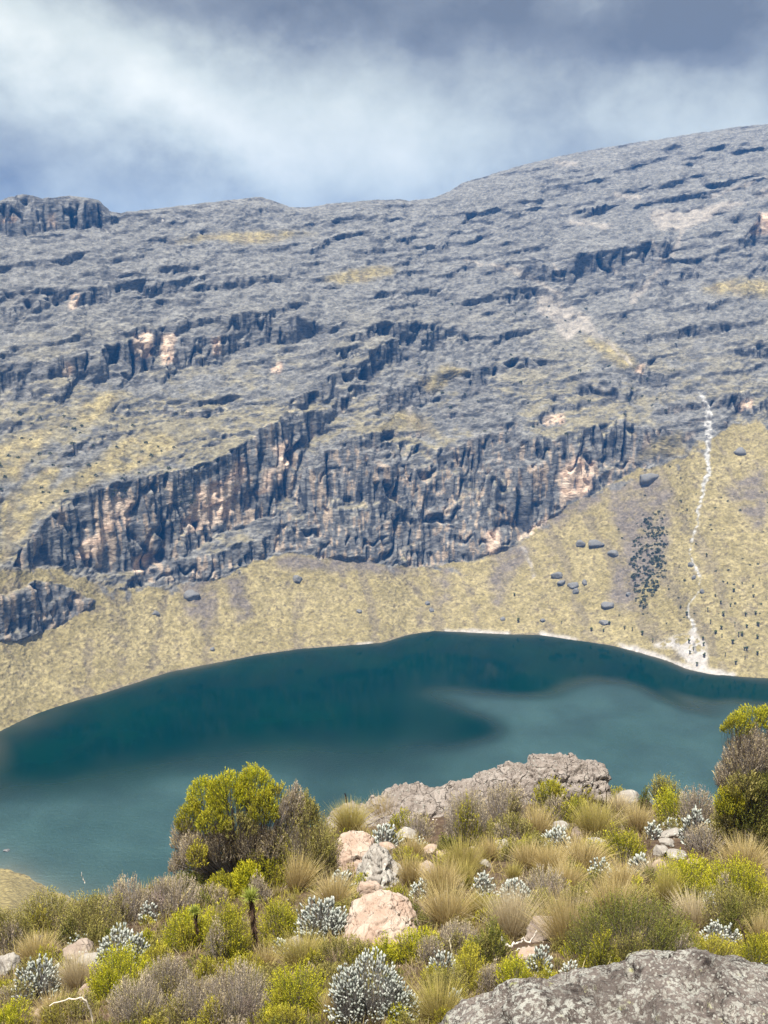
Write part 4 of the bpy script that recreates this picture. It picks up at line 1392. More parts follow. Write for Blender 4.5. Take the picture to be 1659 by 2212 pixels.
for a in (
    (800, 1955, 62, 52, 'rock_pink', 'small pink rock below the pointed grey white boulder', 0.8, 0.3, -0.25),
    (165, 2074, 78, 42, 'rock_brown', 'rounded brown grey stone left of the silver everlasting bush', 0.8, 0.0, 0.1),
    (10, 2106, 62, 46, 'rock_grey', 'grey stone at the left edge beside the round silver bush', 0.9, 0.4, -0.1),
    (190, 2094, 66, 28, 'rock_grey', 'low pale stone just below the rounded brown stone', 0.8, 0.2, 0.0),
    (182, 2168, 46, 42, 'rock_pink', 'pale pink stone under the bent dead branch', 0.8, 0.8, 0.0),
    (88, 2200, 40, 22, 'rock_pink', 'small pinkish stone low in the bottom left', 0.9, 0.1, 0.0),
    (150, 1950, 44, 16, 'rock_pink', 'flat pink stone below the pinkish heath on the left', 0.9, 0.1, 0.0),
    (1050, 1876, 30, 19, 'rock_grey', 'small white stone among the straw tussocks', 0.9, 0.5, -0.2),
    (918, 1892, 54, 30, 'rock_brown', 'reddish brown stone between two straw tussocks', 0.8, 0.2, 0.1),
    (1178, 2034, 82, 46, 'rock_brown', 'pinkish grey stone beside the leaning straw tussock', 0.8, 0.15, 0.15),
    (1142, 2072, 48, 26, 'rock_pink', 'small pink stone beside the gnarled white twig', 0.9, 0.4, 0.0),
    (1466, 1856, 46, 17, 'rock_grey', 'flat pale stone on the bare soil below the path', 0.8, 0.1, 0.0),
    (1424, 1884, 34, 26, 'rock_pink', 'small angular stone right of the dark-based heath', 0.9, 0.9, 0.0),
    (872, 1818, 54, 27, 'rock_grey', 'flat pale rock right of the silver bush by the ledge', 0.7, 0.1, 0.1),
    (836, 1838, 44, 17, 'rock_pink', 'thin pale rock behind the pointed boulder', 0.8, 0.3, 0.0),
    (907, 1742, 24, 18, 'rock_grey', 'pale stone at the foot of the ledge', 0.9, 0.2, 0.0),
    (958, 1744, 22, 20, 'rock_grey', 'small light stone beside the upright heath on the ledge', 0.9, 0.7, 0.0),
    (985, 1737, 17, 15, 'rock_pink', 'tiny round stone between ledge and upright heath', 0.9, 0.7, 0.0),
    (938, 1765, 18, 14, 'rock_pink', 'small pale stone on the red soil patch', 0.9, 0.7, 0.0),
    (1362, 1740, 52, 36, 'rock_grey', 'grey rock on the brow right of the outcrop', 0.8, 0.2, 0.0),
    (1290, 1834, 52, 22, 'rock_grey', 'flat pale stone behind the straw clump in mid slope', 0.8, 0.1, 0.05),
    (1215, 1794, 42, 22, 'rock_grey', 'flat grey stone above the silver bush in mid slope', 0.8, 0.4, 0.0),
    (1256, 1815, 40, 28, 'rock_brown', 'dark rounded stone in the middle of the slope', 0.9, 0.2, 0.0),
    (1452, 1810, 52, 18, 'rock_grey', 'flat stone at the top of the bare path on the right', 0.8, 0.0, 0.0),
    (1444, 1829, 36, 14, 'rock_grey', 'small flat stone in the middle of the bare path', 0.8, 0.2, 0.0),
    (1432, 1852, 36, 22, 'rock_grey', 'rounded pale stone left of the bare path', 0.9, 0.2, 0.0),
    (932, 1842, 34, 16, 'rock_pink', 'low pink stone above the straw tussocks on the left path', 0.9, 0.2, 0.0),
    (955, 1852, 28, 15, 'rock_pink', 'small pink stone right of the low pink stone', 0.9, 0.6, 0.0),
    (1500, 1868, 30, 14, 'rock_pink', 'small pinkish stone at the lower end of the bare path', 0.9, 0.6, 0.0),
    (640, 2052, 40, 22, 'rock_grey', 'pale stone under the silver bush left of the slab', 0.9, 0.6, 0.0),
    (1085, 1838, 38, 20, 'rock_grey', 'pale stone behind the straw tussocks in mid slope', 0.9, 0.6, 0.0),
):
    rock(*a, sub=4 if a[2] > 60 else 3)

# ------------------------------------------------------------------ the two tall heaths
def tall_heath(x, y, clumps, label, seed):
    p, m = spot(x, y)
    r = np.random.default_rng(seed)
    e = root_empty('tall_heath', p, label, 'shrub')
    gf, gs = Geo(), Geo()
    px = 2.16 * m
    rt = np.array([0, 0.2, 0.0])
    for (cx, cy, w, h, depth, kind, leafy) in clumps:      # cx,cy: photo position of the foot of the clump's leafy part
        off = np.array([(cx - x) * m, depth, (y - cy) * m])
        heath_geo(r, gf, gs, w * m, h * m, kind, off=off, dens=1.9 if kind in ('bright', 'green') else 1.35, px=px, leafy=leafy, root=rt + np.array([off[0] * 0.35, off[1] * 0.3, 0]))
    # main limbs
    n = len(clumps)
    tops = np.array([[(c[0] - x) * m, c[4], (y - c[1]) * m + 0.3 * c[3] * m] for c in clumps])
    base = np.stack([tops[:, 0] * 0.2, tops[:, 1] * 0.2 + 0.1, np.full(n, -0.05)], -1)
    t = np.linspace(0, 1, 6)[None, :, None]
    pts = lerp(base[:, None], tops[:, None], t) + np.sin(t * math.pi) * np.stack([tops[:, 0] * 0.12, 0 * tops[:, 0], -0.05 * tops[:, 2]], -1)[:, None] + 0.012 * r.normal(size=(n, 6, 3))
    gl = Geo()
    tubes(gl, pts, np.linspace(0.022, 0.009, 6)[None] * np.ones((n, 1)), mixc(r, n, BARK, 0.2), 6)
    part('foliage', gf, 'leaf', e)
    part('twigs', gs, 'wood', e)
    part('branches', gl, 'wood', e)
    return e


tall_heath(520, 1918, [
    (412, 1790, 70, 78, 0.10, 'green', 0.32), (445, 1760, 95, 88, 0.30, 'bright', 0.30), (500, 1740, 110, 90, 0.15, 'bright', 0.30), (548, 1735, 95, 92, 0.20, 'bright', 0.32),
    (572, 1760, 70, 70, 0.00, 'green', 0.4), (470, 1775, 80, 60, -0.10, 'green', 0.4), (525, 1785, 80, 55, -0.12, 'olive', 0.35),
    (398, 1838, 66, 90, 0.15, 'grey', 0.55), (385, 1890, 50, 80, 0.10, 'grey', 0.6), (425, 1850, 70, 80, -0.05, 'grey', 0.6), (600, 1770, 46, 85, 0.25, 'yellow', 0.22),
    (632, 1778, 60, 96, 0.15, 'grey', 0.35), (668, 1790, 46, 88, 0.25, 'olive', 0.4), (650, 1780, 50, 55, 0.2, 'grey', 0.5), (480, 1850, 90, 80, 0.05, 'grey', 0.6),
    (545, 1850, 90, 85, 0.05, 'grey', 0.6), (435, 1845, 50, 60, -0.22, 'yellow', 0.4), (500, 1905, 90, 70, -0.35, 'green', 0.5), (545, 1895, 70, 80, -0.38, 'bright', 0.4),
    (420, 1915, 80, 60, -0.15, 'dark', 0.6), (470, 1915, 80, 50, -0.2, 'dark', 0.6), (590, 1840, 70, 70, 0.0, 'grey', 0.5)],
    'tall domed heath with a bright green crown over grey bare stems', 71)
heath(655, 1908, 150, 165, 'olive', 'broad olive heath at the right foot of the tall domed heath', sub=((-30, 70, 120, 'green'), (35, 80, 140, 'olive'), (10, 60, 90, 'yellow'), (-10, 70, 150, 'grey')), leafy=0.35)
heath(580, 1922, 110, 80, 'green', 'low green heath in front of the tall domed heath', sub=((20, 50, 60, 'yellow'),))
tall_heath(1622, 1838, [
    (1580, 1575, 70, 55, 0.10, 'green', 0.40), (1625, 1560, 95, 46, 0.20, 'bright', 0.40), (1670, 1565, 95, 50, 0.20, 'green', 0.4), (1600, 1650, 100, 100, 0.05, 'grey', 0.55),
    (1650, 1650, 110, 105, 0.05, 'grey', 0.55), (1575, 1700, 80, 90, 0.10, 'grey', 0.55), (1595, 1700, 90, 70, -0.15, 'olive', 0.45), (1640, 1700, 90, 80, -0.20, 'dark', 0.5),
    (1565, 1745, 70, 70, -0.10, 'green', 0.5), (1620, 1780, 110, 110, -0.10, 'dark', 0.5), (1660, 1770, 100, 120, 0.0, 'grey', 0.5), (1570, 1820, 90, 85, 0.0, 'olive', 0.4),
    (1640, 1840, 120, 110, -0.2, 'olive', 0.4), (1600, 1835, 80, 80, -0.15, 'grey', 0.5), (1700, 1830, 120, 200, 0.1, 'dark', 0.5)],
    'tall dark heath with a green top at the right edge', 72)

# ------------------------------------------------------------------ heath shrubs (x, foot, width, height, kind, label, patches)
for a in (
    (262, 1915, 88, 82, 'olive', 'rounded olive heath on the brow against the water', ((-20, 50, 60, 'green'), (15, 40, 80, 'yellow'))),
    (328, 1912, 66, 58, 'green', 'dark green heath on the brow left of the tall domed heath', ()),
    (215, 1918, 60, 60, 'olive', 'small olive heath left of the rounded heath on the brow', ()),
    (70, 1948, 105, 84, 'grey', 'grey heath with yellow tips near the left shore', ((30, 40, 78, 'yellow'), (-30, 40, 80, 'olive'), (0, 50, 85, 'grey'))),
    (2, 1915, 62, 40, 'yellow', 'yellow heath at the left edge below the shore', ()),
    (165, 1952, 92, 42, 'bright', 'low yellow green heath left of the grey heath belt', ((20, 50, 38, 'yellow'),)),
    (108, 1937, 74, 36, 'pink', 'pale pinkish heath beside the silver bush on the left', ()),
    (92, 2018, 125, 84, 'olive', 'broad olive heath in the left foreground', ((-20, 70, 80, 'yellow'),)),
    (185, 2040, 130, 100, 'olive', 'large olive brown heath behind the brown stone', ((10, 70, 92, 'olive'), (-40, 50, 70, 'dark'))),
    (268, 1998, 120, 86, 'grey', 'grey lilac heath belt below the brow on the left', ((-20, 70, 80, 'olive'),)),
    (355, 1985, 130, 84, 'grey', 'grey lilac heath below the tall domed heath', ((20, 70, 75, 'grey'), (-20, 50, 80, 'pink'))),
    (392, 2056, 86, 92, 'bright', 'bright green heath left of the thin dark stem', ((10, 50, 98, 'yellow'),)),
    (255, 2152, 148, 92, 'bright', 'largest bright green heath in the left foreground', ((-30, 80, 88, 'bright'), (40, 60, 80, 'yellow'))),
    (335, 2096, 66, 52, 'yellow', 'small yellow green heath behind the largest bright heath', ()),
    (22, 2218, 76, 52, 'bright', 'bright heath cut off by the bottom left corner', ()),
    (10, 2062, 95, 120, 'olive', 'tall loose olive heath at the left edge', ((10, 60, 100, 'grey'),)),
    (352, 2170, 100, 98, 'grey', 'grey beige heath right of the largest bright heath', ((0, 60, 90, 'olive'),)),
    (425, 2225, 120, 115, 'grey', 'grey lilac heath at the bottom edge on the left', ((-40, 60, 100, 'olive'),)),
    (290, 2222, 120, 90, 'grey', 'brownish twiggy heath below the largest bright heath', ((20, 70, 70, 'olive'),)),
    (478, 1952, 54, 42, 'yellow', 'small yellow heath below the trunk of the domed heath', ()),
    (560, 1952, 50, 62, 'grey', 'small grey heath behind the leafy tuft of the stout stem', ()),
    (602, 2040, 92, 92, 'green', 'green heath right of the stout dark stem', ((15, 50, 96, 'bright'),)),
    (488, 2080, 104, 116, 'green', 'tall olive green heath between the two dark stems', ((-20, 60, 118, 'grey'), (20, 50, 80, 'bright'))),
    (440, 2050, 60, 85, 'bright', 'green heath behind the thin dark stem', ()),
    (528, 2118, 78, 60, 'yellow', 'yellow green heath at the foot of the stout stem', ()),
    (445, 2122, 48, 66, 'yellow', 'narrow yellow heath near the foot of the thin stem', ()),
    (508, 2226, 150, 122, 'grey', 'wide grey lilac heath at the bottom edge', ((-40, 70, 100, 'grey'), (30, 60, 110, 'pink'))),
    (638, 2196, 130, 112, 'bright', 'bright yellow green heath left of the largest silver bush', ((-35, 50, 105, 'yellow'), (35, 60, 90, 'green'))),
    (456, 2232, 56, 78, 'yellow', 'slim yellow heath at the bottom edge', ()),
    (628, 2236, 64, 60, 'yellow', 'small yellow heath at the bottom edge by the silver bush', ()),
    (742, 2098, 120, 62, 'olive', 'low olive heath below the pink slab', ((20, 60, 60, 'green'),)),
    (852, 1952, 54, 36, 'green', 'small green heath right of the pointed boulder', ()),
    (890, 1994, 44, 50, 'dark', 'dark green heath at the right end of the pink slab', ()),
    (925, 2012, 62, 34, 'dark', 'low dark heath at the foot of the big straw tussocks', ()),
    (1000, 2062, 86, 70, 'grey', 'grey heath in front of the big straw tussocks', ((-15, 40, 76, 'olive'),)),
    (1062, 2084, 80, 90, 'dark', 'dark olive heath left of the gnarled white twig', ((-10, 40, 92, 'olive'),)),
    (900, 2078, 106, 66, 'bright', 'bright green heath in front of the pink slab', ((-20, 60, 70, 'green'),)),
    (828, 2092, 56, 72, 'bright', 'small bright heath above the largest silver bush', ()),
    (780, 2085, 60, 50, 'olive', 'small olive heath between slab and largest silver bush', ()),
    (1014, 2140, 70, 96, 'yellow', 'upright yellow olive heath left of the lichen boulder', ()),
    (1112, 2148, 76, 76, 'bright', 'round bright heath against the edge of the lichen boulder', ()),
    (965, 2156, 94, 74, 'olive', 'olive heath with silver spikes behind it at the bottom', ((20, 50, 60, 'yellow'),)),
    (1060, 2150, 60, 70, 'grey', 'thin grey heath between two bright heaths by the boulder', ()),
    (930, 2085, 60, 60, 'grey', 'small grey heath right of the bright slab-front heath', ()),
    (1385, 2106, 262, 132, 'dark', 'widest dark green heath mound behind the lichen boulder', ((-85, 90, 128, 'green'), (50, 90, 136, 'dark'), (-20, 100, 120, 'olive'), (95, 70, 105, 'grey'))),
    (1392, 1972, 84, 52, 'olive', 'low olive heath above the widest heath mound', ()),
    (1262, 1968, 84, 50, 'olive', 'low brownish heath behind the leaning straw tussock', ((0, 50, 45, 'grey'),)),
    (1352, 1864, 92, 82, 'green', 'grey-footed green heath in the middle of the right slope', ((0, 70, 50, 'grey'),)),
    (1490, 1962, 122, 108, 'bright', 'yellow green heath below the bare path', ((-25, 60, 104, 'yellow'), (35, 60, 80, 'green'))),
    (1602, 1970, 134, 112, 'bright', 'large yellow green heath below the tall dark heath', ((30, 80, 105, 'green'), (-35, 50, 100, 'grey'))),
    (1612, 2032, 150, 118, 'olive', 'shaggy olive brown heath at the right edge', ((-30, 70, 110, 'dark'), (30, 80, 100, 'olive'))),
    (1552, 2098, 100, 72, 'yellow', 'yellow olive heath just behind the lichen boulder', ((20, 50, 60, 'olive'),)),
    (1645, 2108, 92, 88, 'green', 'green heath behind the right end of the lichen boulder', ()),
    (868, 1796, 52, 46, 'green', 'small green heath behind the silver bush by the ledge', ()),
    (1010, 1830, 92, 132, 'grey', 'upright heath with green top and grey skirt by the outcrop', ((-5, 60, 135, 'green'), (20, 50, 115, 'bright'))),
    (968, 1850, 44, 54, 'dark', 'small dark heath at the left foot of the upright heath', ()),
    (1090, 1782, 98, 86, 'grey', 'pale bare heath with green tips below the outcrop', ((20, 40, 90, 'olive'),)),
    (1112, 1826, 110, 66, 'olive', 'dull olive heath below the pale bare heath', ((-20, 60, 60, 'grey'),)),
    (1190, 1748, 68, 66, 'green', 'green heath in front of the outcrop', ((15, 30, 68, 'yellow'),)),
    (1258, 1742, 68, 48, 'yellow', 'yellow green heath under the right end of the outcrop', ()),
    (1247, 1776, 60, 52, 'green', 'round green heath below the outcrop', ()),
    (1205, 1772, 52, 52, 'grey', 'grey heath left of the round green heath below the outcrop', ()),
    (1335, 1738, 76, 36, 'yellow', 'low yellow heath on the brow right of the outcrop', ()),
    (1393, 1752, 24, 50, 'dark', 'narrow column-shaped dark heath on the brow', ()),
    (1442, 1742, 70, 66, 'olive', 'olive heath on the brow left of the tall dark heath', ((-10, 30, 66, 'green'),)),
    (1460, 1782, 78, 76, 'bright', 'round bright yellow heath near the brow on the right', ()),
    (1512, 1786, 76, 92, 'grey', 'grey wiry heath left of the tall dark heath', ()),
    (1165, 1856, 70, 52, 'olive', 'olive heath left of the silver bush in mid slope', ()),
    (1108, 1862, 52, 46, 'olive', 'small olive heath among the straw tussocks', ()),
    (1182, 1938, 98, 64, 'grey', 'brown grey twiggy heath above the pale fountain tussock', ((20, 50, 50, 'pink'),)),
    (1190, 2000, 92, 70, 'olive', 'olive heath right of the pale fountain tussock', ()),
    (905, 1812, 70, 46, 'grey', 'beige grey heath above the left path', ()),
    (1530, 1845, 80, 60, 'grey', 'thin grey heath at the foot of the tall dark heath', ()),
    (700, 2140, 70, 60, 'olive', 'olive heath behind the largest silver bush', ()),
    (570, 2165, 90, 70, 'olive', 'olive beige heath left of the bright heath by the silver bush', ()),
    (60, 2120, 60, 40, 'olive', 'small olive heath behind the round silver bush', ()),
    (140, 2215, 110, 60, 'olive', 'olive straw heath below the bent dead branch', ((-30, 60, 50, 'yellow'),)),
):
    heath(*a[:6], sub=a[6])

# ------------------------------------------------------------------ silver everlastings
for a in (
    (78, 2158, 118, 92, 'round silver bush in the lower left corner', 1.15, ()),
    (255, 2092, 124, 88, 'silver everlasting bush between brown stone and bright heath', 1.1, ((-30, 60, 60), (40, 60, 90))),
    (318, 1996, 56, 50, 'small silver tuft above the left silver everlasting bush', 0.9, ()),
    (60, 1956, 100, 48, 'low silver bush under the yellow-tipped grey heath', 0.9, ()),
    (168, 2048, 62, 30, 'small purplish silver plant behind the brown stone', 0.8, ()),
    (694, 2030, 128, 88, 'silver bush at the left end of the pink slab', 1.15, ((30, 70, 70),)),
    (802, 2212, 200, 150, 'largest silver bush at the bottom centre', 0.95, ((50, 90, 110), (-50, 90, 140))),
    (606, 2064, 42, 44, 'small silver plant right of the stout dark stem', 0.7, ()),
    (735, 1932, 68, 56, 'silver plant in the hollow below the pink block', 0.7, ()),
    (912, 1942, 66, 46, 'small silver bush left of the big straw tussocks', 1.0, ()),
    (1046, 1936, 64, 56, 'silver bush left of the wider one above the fountain tussock', 1.0, ()),
    (1112, 1948, 92, 52, 'wide silver bush above the pale fountain tussock', 1.1, ()),
    (958, 2108, 72, 56, 'silver spikes behind the olive heath at the bottom', 0.7, ()),
    (984, 2180, 40, 52, 'few silver spikes left of the lichen boulder', 0.6, ()),
    (888, 2200, 62, 52, 'silver offshoot right of the largest silver bush', 0.8, ()),
    (1168, 2108, 74, 70, 'thin silver bush behind the lichen boulder', 0.75, ()),
    (1300, 1892, 58, 40, 'silver bush in the straw right of the middle', 1.0, ()),
    (1330, 1902, 46, 26, 'small silver patch right of the silver bush in the straw', 0.8, ()),
    (1386, 1894, 60, 54, 'silver bush at the foot of the grey-footed green heath', 1.0, ()),
    (1535, 1974, 42, 48, 'small upright silver plant between two yellow green heaths', 0.9, ()),
    (1560, 2034, 98, 44, 'low spreading silver bush behind the lichen boulder', 1.1, ()),
    (1232, 2120, 50, 50, 'sparse silver stems left of the widest heath mound', 0.5, ()),
    (834, 1834, 80, 58, 'dark-stemmed silver bush above the pink block', 1.0, ()),
    (905, 1832, 38, 28, 'little silver plant on the left path', 0.9, ()),
    (1246, 1656, 34, 26, 'little white plant on top of the outcrop', 0.8, ()),
    (1206, 1844, 80, 60, 'bright silver bush in mid slope', 1.0, ()),
    (1414, 1814, 48, 44, 'left one of two silver bushes at the top of the path', 1.0, ()),
    (1452, 1792, 44, 32, 'right one of two silver bushes at the top of the path', 1.0, ()),
    (1508, 1828, 84, 86, 'loose grey silver bush left of the tall dark heath', 0.6, ()),
    (1590, 1800, 44, 42, 'silver cluster in front of the tall dark heath', 0.9, ()),
    (1628, 1836, 56, 44, 'sparse silver plant at the foot of the tall dark heath', 0.6, ()),
    (1650, 2120, 44, 44, 'silver spikes beside the right end of the lichen boulder', 0.6, ()),
    (1155, 1800, 26, 40, 'slim silver plant near the pale bare heath', 0.7, ()),
):
    silver(*a)

# ------------------------------------------------------------------ straw tussocks
for a in (
    (72, 2082, 92, 52, 'straw', 'straw tussock behind the round silver bush', (0, 0), 1.0),
    (162, 2142, 84, 66, 'pale', 'pale tussock right of the round silver bush', (0, 0), 1.0),
    (652, 2096, 116, 62, 'green', 'yellowish grass between slab and bright heath', (0, 0), 1.1),
    (722, 1958, 100, 52, 'straw', 'straw tussock in front of the pink block', (0, 0), 0.9),
    (640, 1930, 84, 70, 'straw', 'brownish tussock under the olive heath', (0.2, 0), 0.9),
    (968, 2002, 124, 78, 'straw', 'widest straw tussock right of the pink slab', (0, 0), 1.4),
    (955, 1938, 84, 68, 'straw', 'tall straw tussock behind the widest one', (0, 0), 1.2),
    (1000, 1896, 92, 70, 'green', 'yellow tussock behind the tall straw tussock', (0, 0), 1.2),
    (888, 1916, 60, 60, 'straw', 'slender tussock right of the pointed boulder', (0, 0), 1.0),
    (892, 1862, 54, 48, 'straw', 'small tussock behind the pointed boulder', (0, 0), 1.0),
    (1108, 2030, 116, 94, 'pale', 'pale fountain-shaped tussock in the middle foreground', (0, 0), 1.6),
    (1056, 1862, 50, 50, 'straw', 'small upright tussock behind the white stone', (0, 0), 1.0),
    (1002, 1918, 60, 50, 'green', 'greenish tussock left of the silver bushes', (0, 0), 1.0),
    (1238, 2062, 112, 124, 'straw', 'tall leaning straw tussock left of the widest heath mound', (-0.18, 0), 1.6),
    (1330, 1990, 112, 80, 'straw', 'straw tussock above the widest heath mound', (0, 0), 1.2),
    (1265, 1880, 132, 54, 'straw', 'broad straw tussock in the middle of the right slope', (0, 0), 1.5),
    (1618, 1884, 120, 60, 'straw', 'straw grass at the foot of the tall dark heath', (0, 0), 1.3),
    (1440, 1970, 54, 86, 'green', 'narrow tall tussock left of the yellow green heath', (0, 0), 1.1),
    (1512, 2014, 118, 66, 'pale', 'pale orange tussock behind the low spreading silver bush', (0, 0), 1.3),
    (755, 1800, 84, 56, 'green', 'yellow tussock on the ledge by the dark post', (0, 0), 1.2),
    (828, 1782, 70, 50, 'straw', 'straw tussock on the ledge', (0, 0), 1.0),
    (1288, 1812, 104, 70, 'green', 'olive straw tussock below the round green heath', (0, 0), 1.4),
    (1380, 1800, 60, 56, 'straw', 'straw tussock left of the two silver bushes on the path', (0, 0), 1.0),
    (1340, 1756, 60, 36, 'pale', 'pale tussock on the brow', (0, 0), 1.0),
    (1162, 1812, 66, 60, 'straw', 'straw tussock below the green heath at the outcrop', (0, 0), 1.0),
    (1192, 1890, 84, 56, 'straw', 'straw tussock below the bright silver bush', (0, 0), 1.2),
    (1142, 1880, 70, 54, 'straw', 'straw tussock right of the white stone', (0, 0), 1.1),
    (1110, 1904, 40, 36, 'green', 'little yellow tussock between silver bushes', (0, 0), 1.0),
    (952, 2214, 132, 74, 'green', 'olive straw grass at the bottom left of the boulder', (0, 0), 1.2),
    (720, 2208, 60, 60, 'straw', 'straw grass left of the largest silver bush', (0, 0), 0.8),
    (570, 2100, 60, 50, 'straw', 'straw grass right of the stout stem', (0, 0), 0.8),
    (1420, 1900, 70, 40, 'pale', 'pale thin grass below the path', (0, 0), 0.8),
    (110, 2218, 90, 56, 'straw', 'straw grass in the bottom left below the branch', (0, 0), 1.0),
    (990, 1722, 34, 26, 'pale', 'pale grass on the crest left of the outcrop', (0, 0), 0.6),
    (952, 1716, 30, 30, 'pale', 'thin pale grass in the notch of the crest', (0, 0), 0.6),
    (390, 1925, 40, 40, 'pale', 'pale grass at the left foot of the tall domed heath', (0, 0), 0.7),
    (1040, 1985, 60, 50, 'green', 'short grass between straw and fountain tussocks', (0, 0), 1.0),
    (1350, 1925, 90, 50, 'straw', 'straw grass above the low olive heath', (0, 0), 1.0),
    (1650, 2040, 60, 60, 'straw', 'straw grass at the right edge', (0, 0), 0.8),
    (1230, 1925, 80, 50, 'straw', 'straw grass right of the brown grey twiggy heath', (0, 0), 1.0),
):
    tussock(*a)

# ------------------------------------------------------------------ dead wood and odd plants
rosette_plant(556, 2066, (541, 1938), 'stout dark stem with a yellow green leaf tuft', 26, 4.2)
rosette_plant(430, 2050, (421, 1968), 'thin dark stem with a small green leaf tuft', 16, 2.4)
stick('dead_stalk', [(752, 1757), (750, 1740), (745, 1714)], 2.4, 'short dark dead stalk sticking up against the lake', 'stalk', (0.035, 0.022, 0.018), wob=0.004)
stick('dead_stalk', [(877, 1744), (872, 1725), (866, 1706)], 1.3, 'thin dark stalk on the rock ledge', 'stalk', (0.06, 0.04, 0.03), wob=0.006, extra=(((872, 1726), (868, 1722)),))
stick('dead_stalk', [(1312, 1778), (1310, 1740), (1309, 1702)], 1.4, 'tall thin dark stalk at the right end of the outcrop', 'stalk', (0.05, 0.032, 0.025), wob=0.004)
stick('dead_stalk', [(1184, 1770), (1186, 1745), (1187, 1730)], 1.3, 'short dark stalk in front of the outcrop', 'stalk', (0.05, 0.032, 0.025), wob=0.004)
stick('dead_stalk', [(1120, 1808), (1112, 1785), (1106, 1770)], 1.4, 'dark slanted stalk in the dull olive heath', 'stalk', (0.05, 0.032, 0.025), wob=0.004)
stick('dead_stalk', [(1620, 2082), (1612, 2040), (1600, 2000), (1592, 1982)], 1.5, 'tall dry flower stalk at the right edge', 'stalk', (0.10, 0.065, 0.05), wob=0.004,
      extra=(((1603, 2008), (1608, 1996)), ((1598, 1992), (1586, 1984))))
stick('dead_branch', [(203, 2226), (194, 2180), (185, 2160), (172, 2154), (142, 2158), (107, 2172)], 2.0, 'bent white dead branch in the lower left', 'branch', (0.50, 0.44, 0.37), wob=0.002)
stick('dead_branch', [(1093, 2040), (1083, 2026), (1096, 2042), (1110, 2041), (1125, 2034), (1134, 2030), (1146, 2034), (1158, 2012)], 2.6, 'gnarled white twig on dark soil', 'branch',
      (0.52, 0.47, 0.42), wob=0.005, extra=(((1107, 2062), (1116, 2052), (1134, 2046)), ((1107, 2062), (1116, 2066))), base=(1125, 2052))
stick('dead_branch', [(1450, 1838), (1480, 1842), (1535, 1846)], 1.2, 'thin pale stick lying across the bare path', 'branch', (0.55, 0.48, 0.40), wob=0.004)
stick('dead_branch', [(183, 1905), (178, 1896), (176, 1884)], 1.0, 'thin pale twig pointing up at the water on the left', 'branch', (0.6, 0.56, 0.5), wob=0.004)


def spiky(x, y, w, h, label):
    p, m = spot(x, y)
    r = nseed()
    g = Geo()
    n = 26
    th = r.random(n) * 6.28
    d = unit(np.stack([np.cos(th) * 0.5 - 0.35, np.sin(th) * 0.5, np.ones(n)], -1))
    ribbons(g, r, np.zeros((n, 3)) + 0.01 * r.normal(size=(n, 3)), d, h * m * r.uniform(0.7, 1.2, n), np.full(n, 3 * m), -0.15 * np.ones((n, 3)) * np.array([0, 0, 1]),
            mixc(r, n, [(0.25, 0.30, 0.27)]), mixc(r, n, [(0.50, 0.55, 0.52)]), 3)
    e = root_empty('spiky_plant', p, label, 'plant')
    part('leaves', g, 'leaf', e)


spiky(1418, 1742, 26, 36, 'spiky blue grey leaf tuft beside the column-shaped heath')

# stalks of dry grass in front of the widest mound
stick('grass_stalk', [(1242, 2126), (1262, 2080), (1276, 2045)], 0.9, 'long pale grass stalk left of the widest heath mound', 'grass stalk', (0.58, 0.49, 0.26), wob=0.003)
stick('grass_stalk', [(1300, 2116), (1312, 2085), (1322, 2062)], 0.8, 'shorter pale grass stalk in front of the widest heath mound', 'grass stalk', (0.58, 0.49, 0.26), wob=0.003)
stick('grass_stalk', [(988, 2150), (982, 2110), (978, 2060), (968, 2024)], 0.9, 'white-headed dry flower stalk left of the lichen boulder', 'flower stalk', (0.55, 0.48, 0.34), wob=0.003,
      extra=(((978, 2052), (974, 2040)), ((970, 2030), (975, 2022))))

# ------------------------------------------------------------------ ground cover and loose stones between the plants
BARE = [[(1395, 1800), (1505, 1800), (1530, 1850), (1480, 1880), (1420, 1870), (1400, 1840)], [(925, 1745), (985, 1745), (980, 1830), (930, 1835)],
        [(1110, 2035), (1165, 2035), (1160, 2075), (1100, 2075)], [(60, 2150), (120, 2150), (120, 2195), (60, 2195)], [(705, 1865), (745, 1865), (745, 1905), (705, 1905)],
        [(115, 1935), (160, 1935), (160, 1962), (115, 1962)], [(1360, 1870), (1440, 1870), (1430, 1900), (1370, 1900)]]


def scatter_points(n, r, y0=1690, y1=2330):
    u = r.uniform(-120, 1780, n); v = y0 + (y1 - y0) * r.random(n) ** 0.9
    dx, dy, dz = ray(u, v)
    lo, hi = np.full(n, 3.0), np.full(n, 26.0)
    ks = np.linspace(3.0, 26, 220)
    below = np.zeros(n, bool); kk = np.full(n, np.nan)
    for a, b in zip(ks[:-1], ks[1:]):
        z = CAMZ + dz * b
        hit = (~below) & (z < hillside(dx * b, dy * b))
        kk[hit] = (a + b) / 2
        below |= hit
    ok = ~np.isnan(kk)
    u, v, kk, dx, dy = u[ok], v[ok], kk[ok], dx[ok], dy[ok]
    x, y = dx * kk, dy * kk
    bare = np.zeros(len(u), bool)
    for p in BARE:
        bare |= in_poly(u.astype(np.float32), v.astype(np.float32), p)
    return np.stack([x, y, hillside(x, y)], -1), kk / F, bare


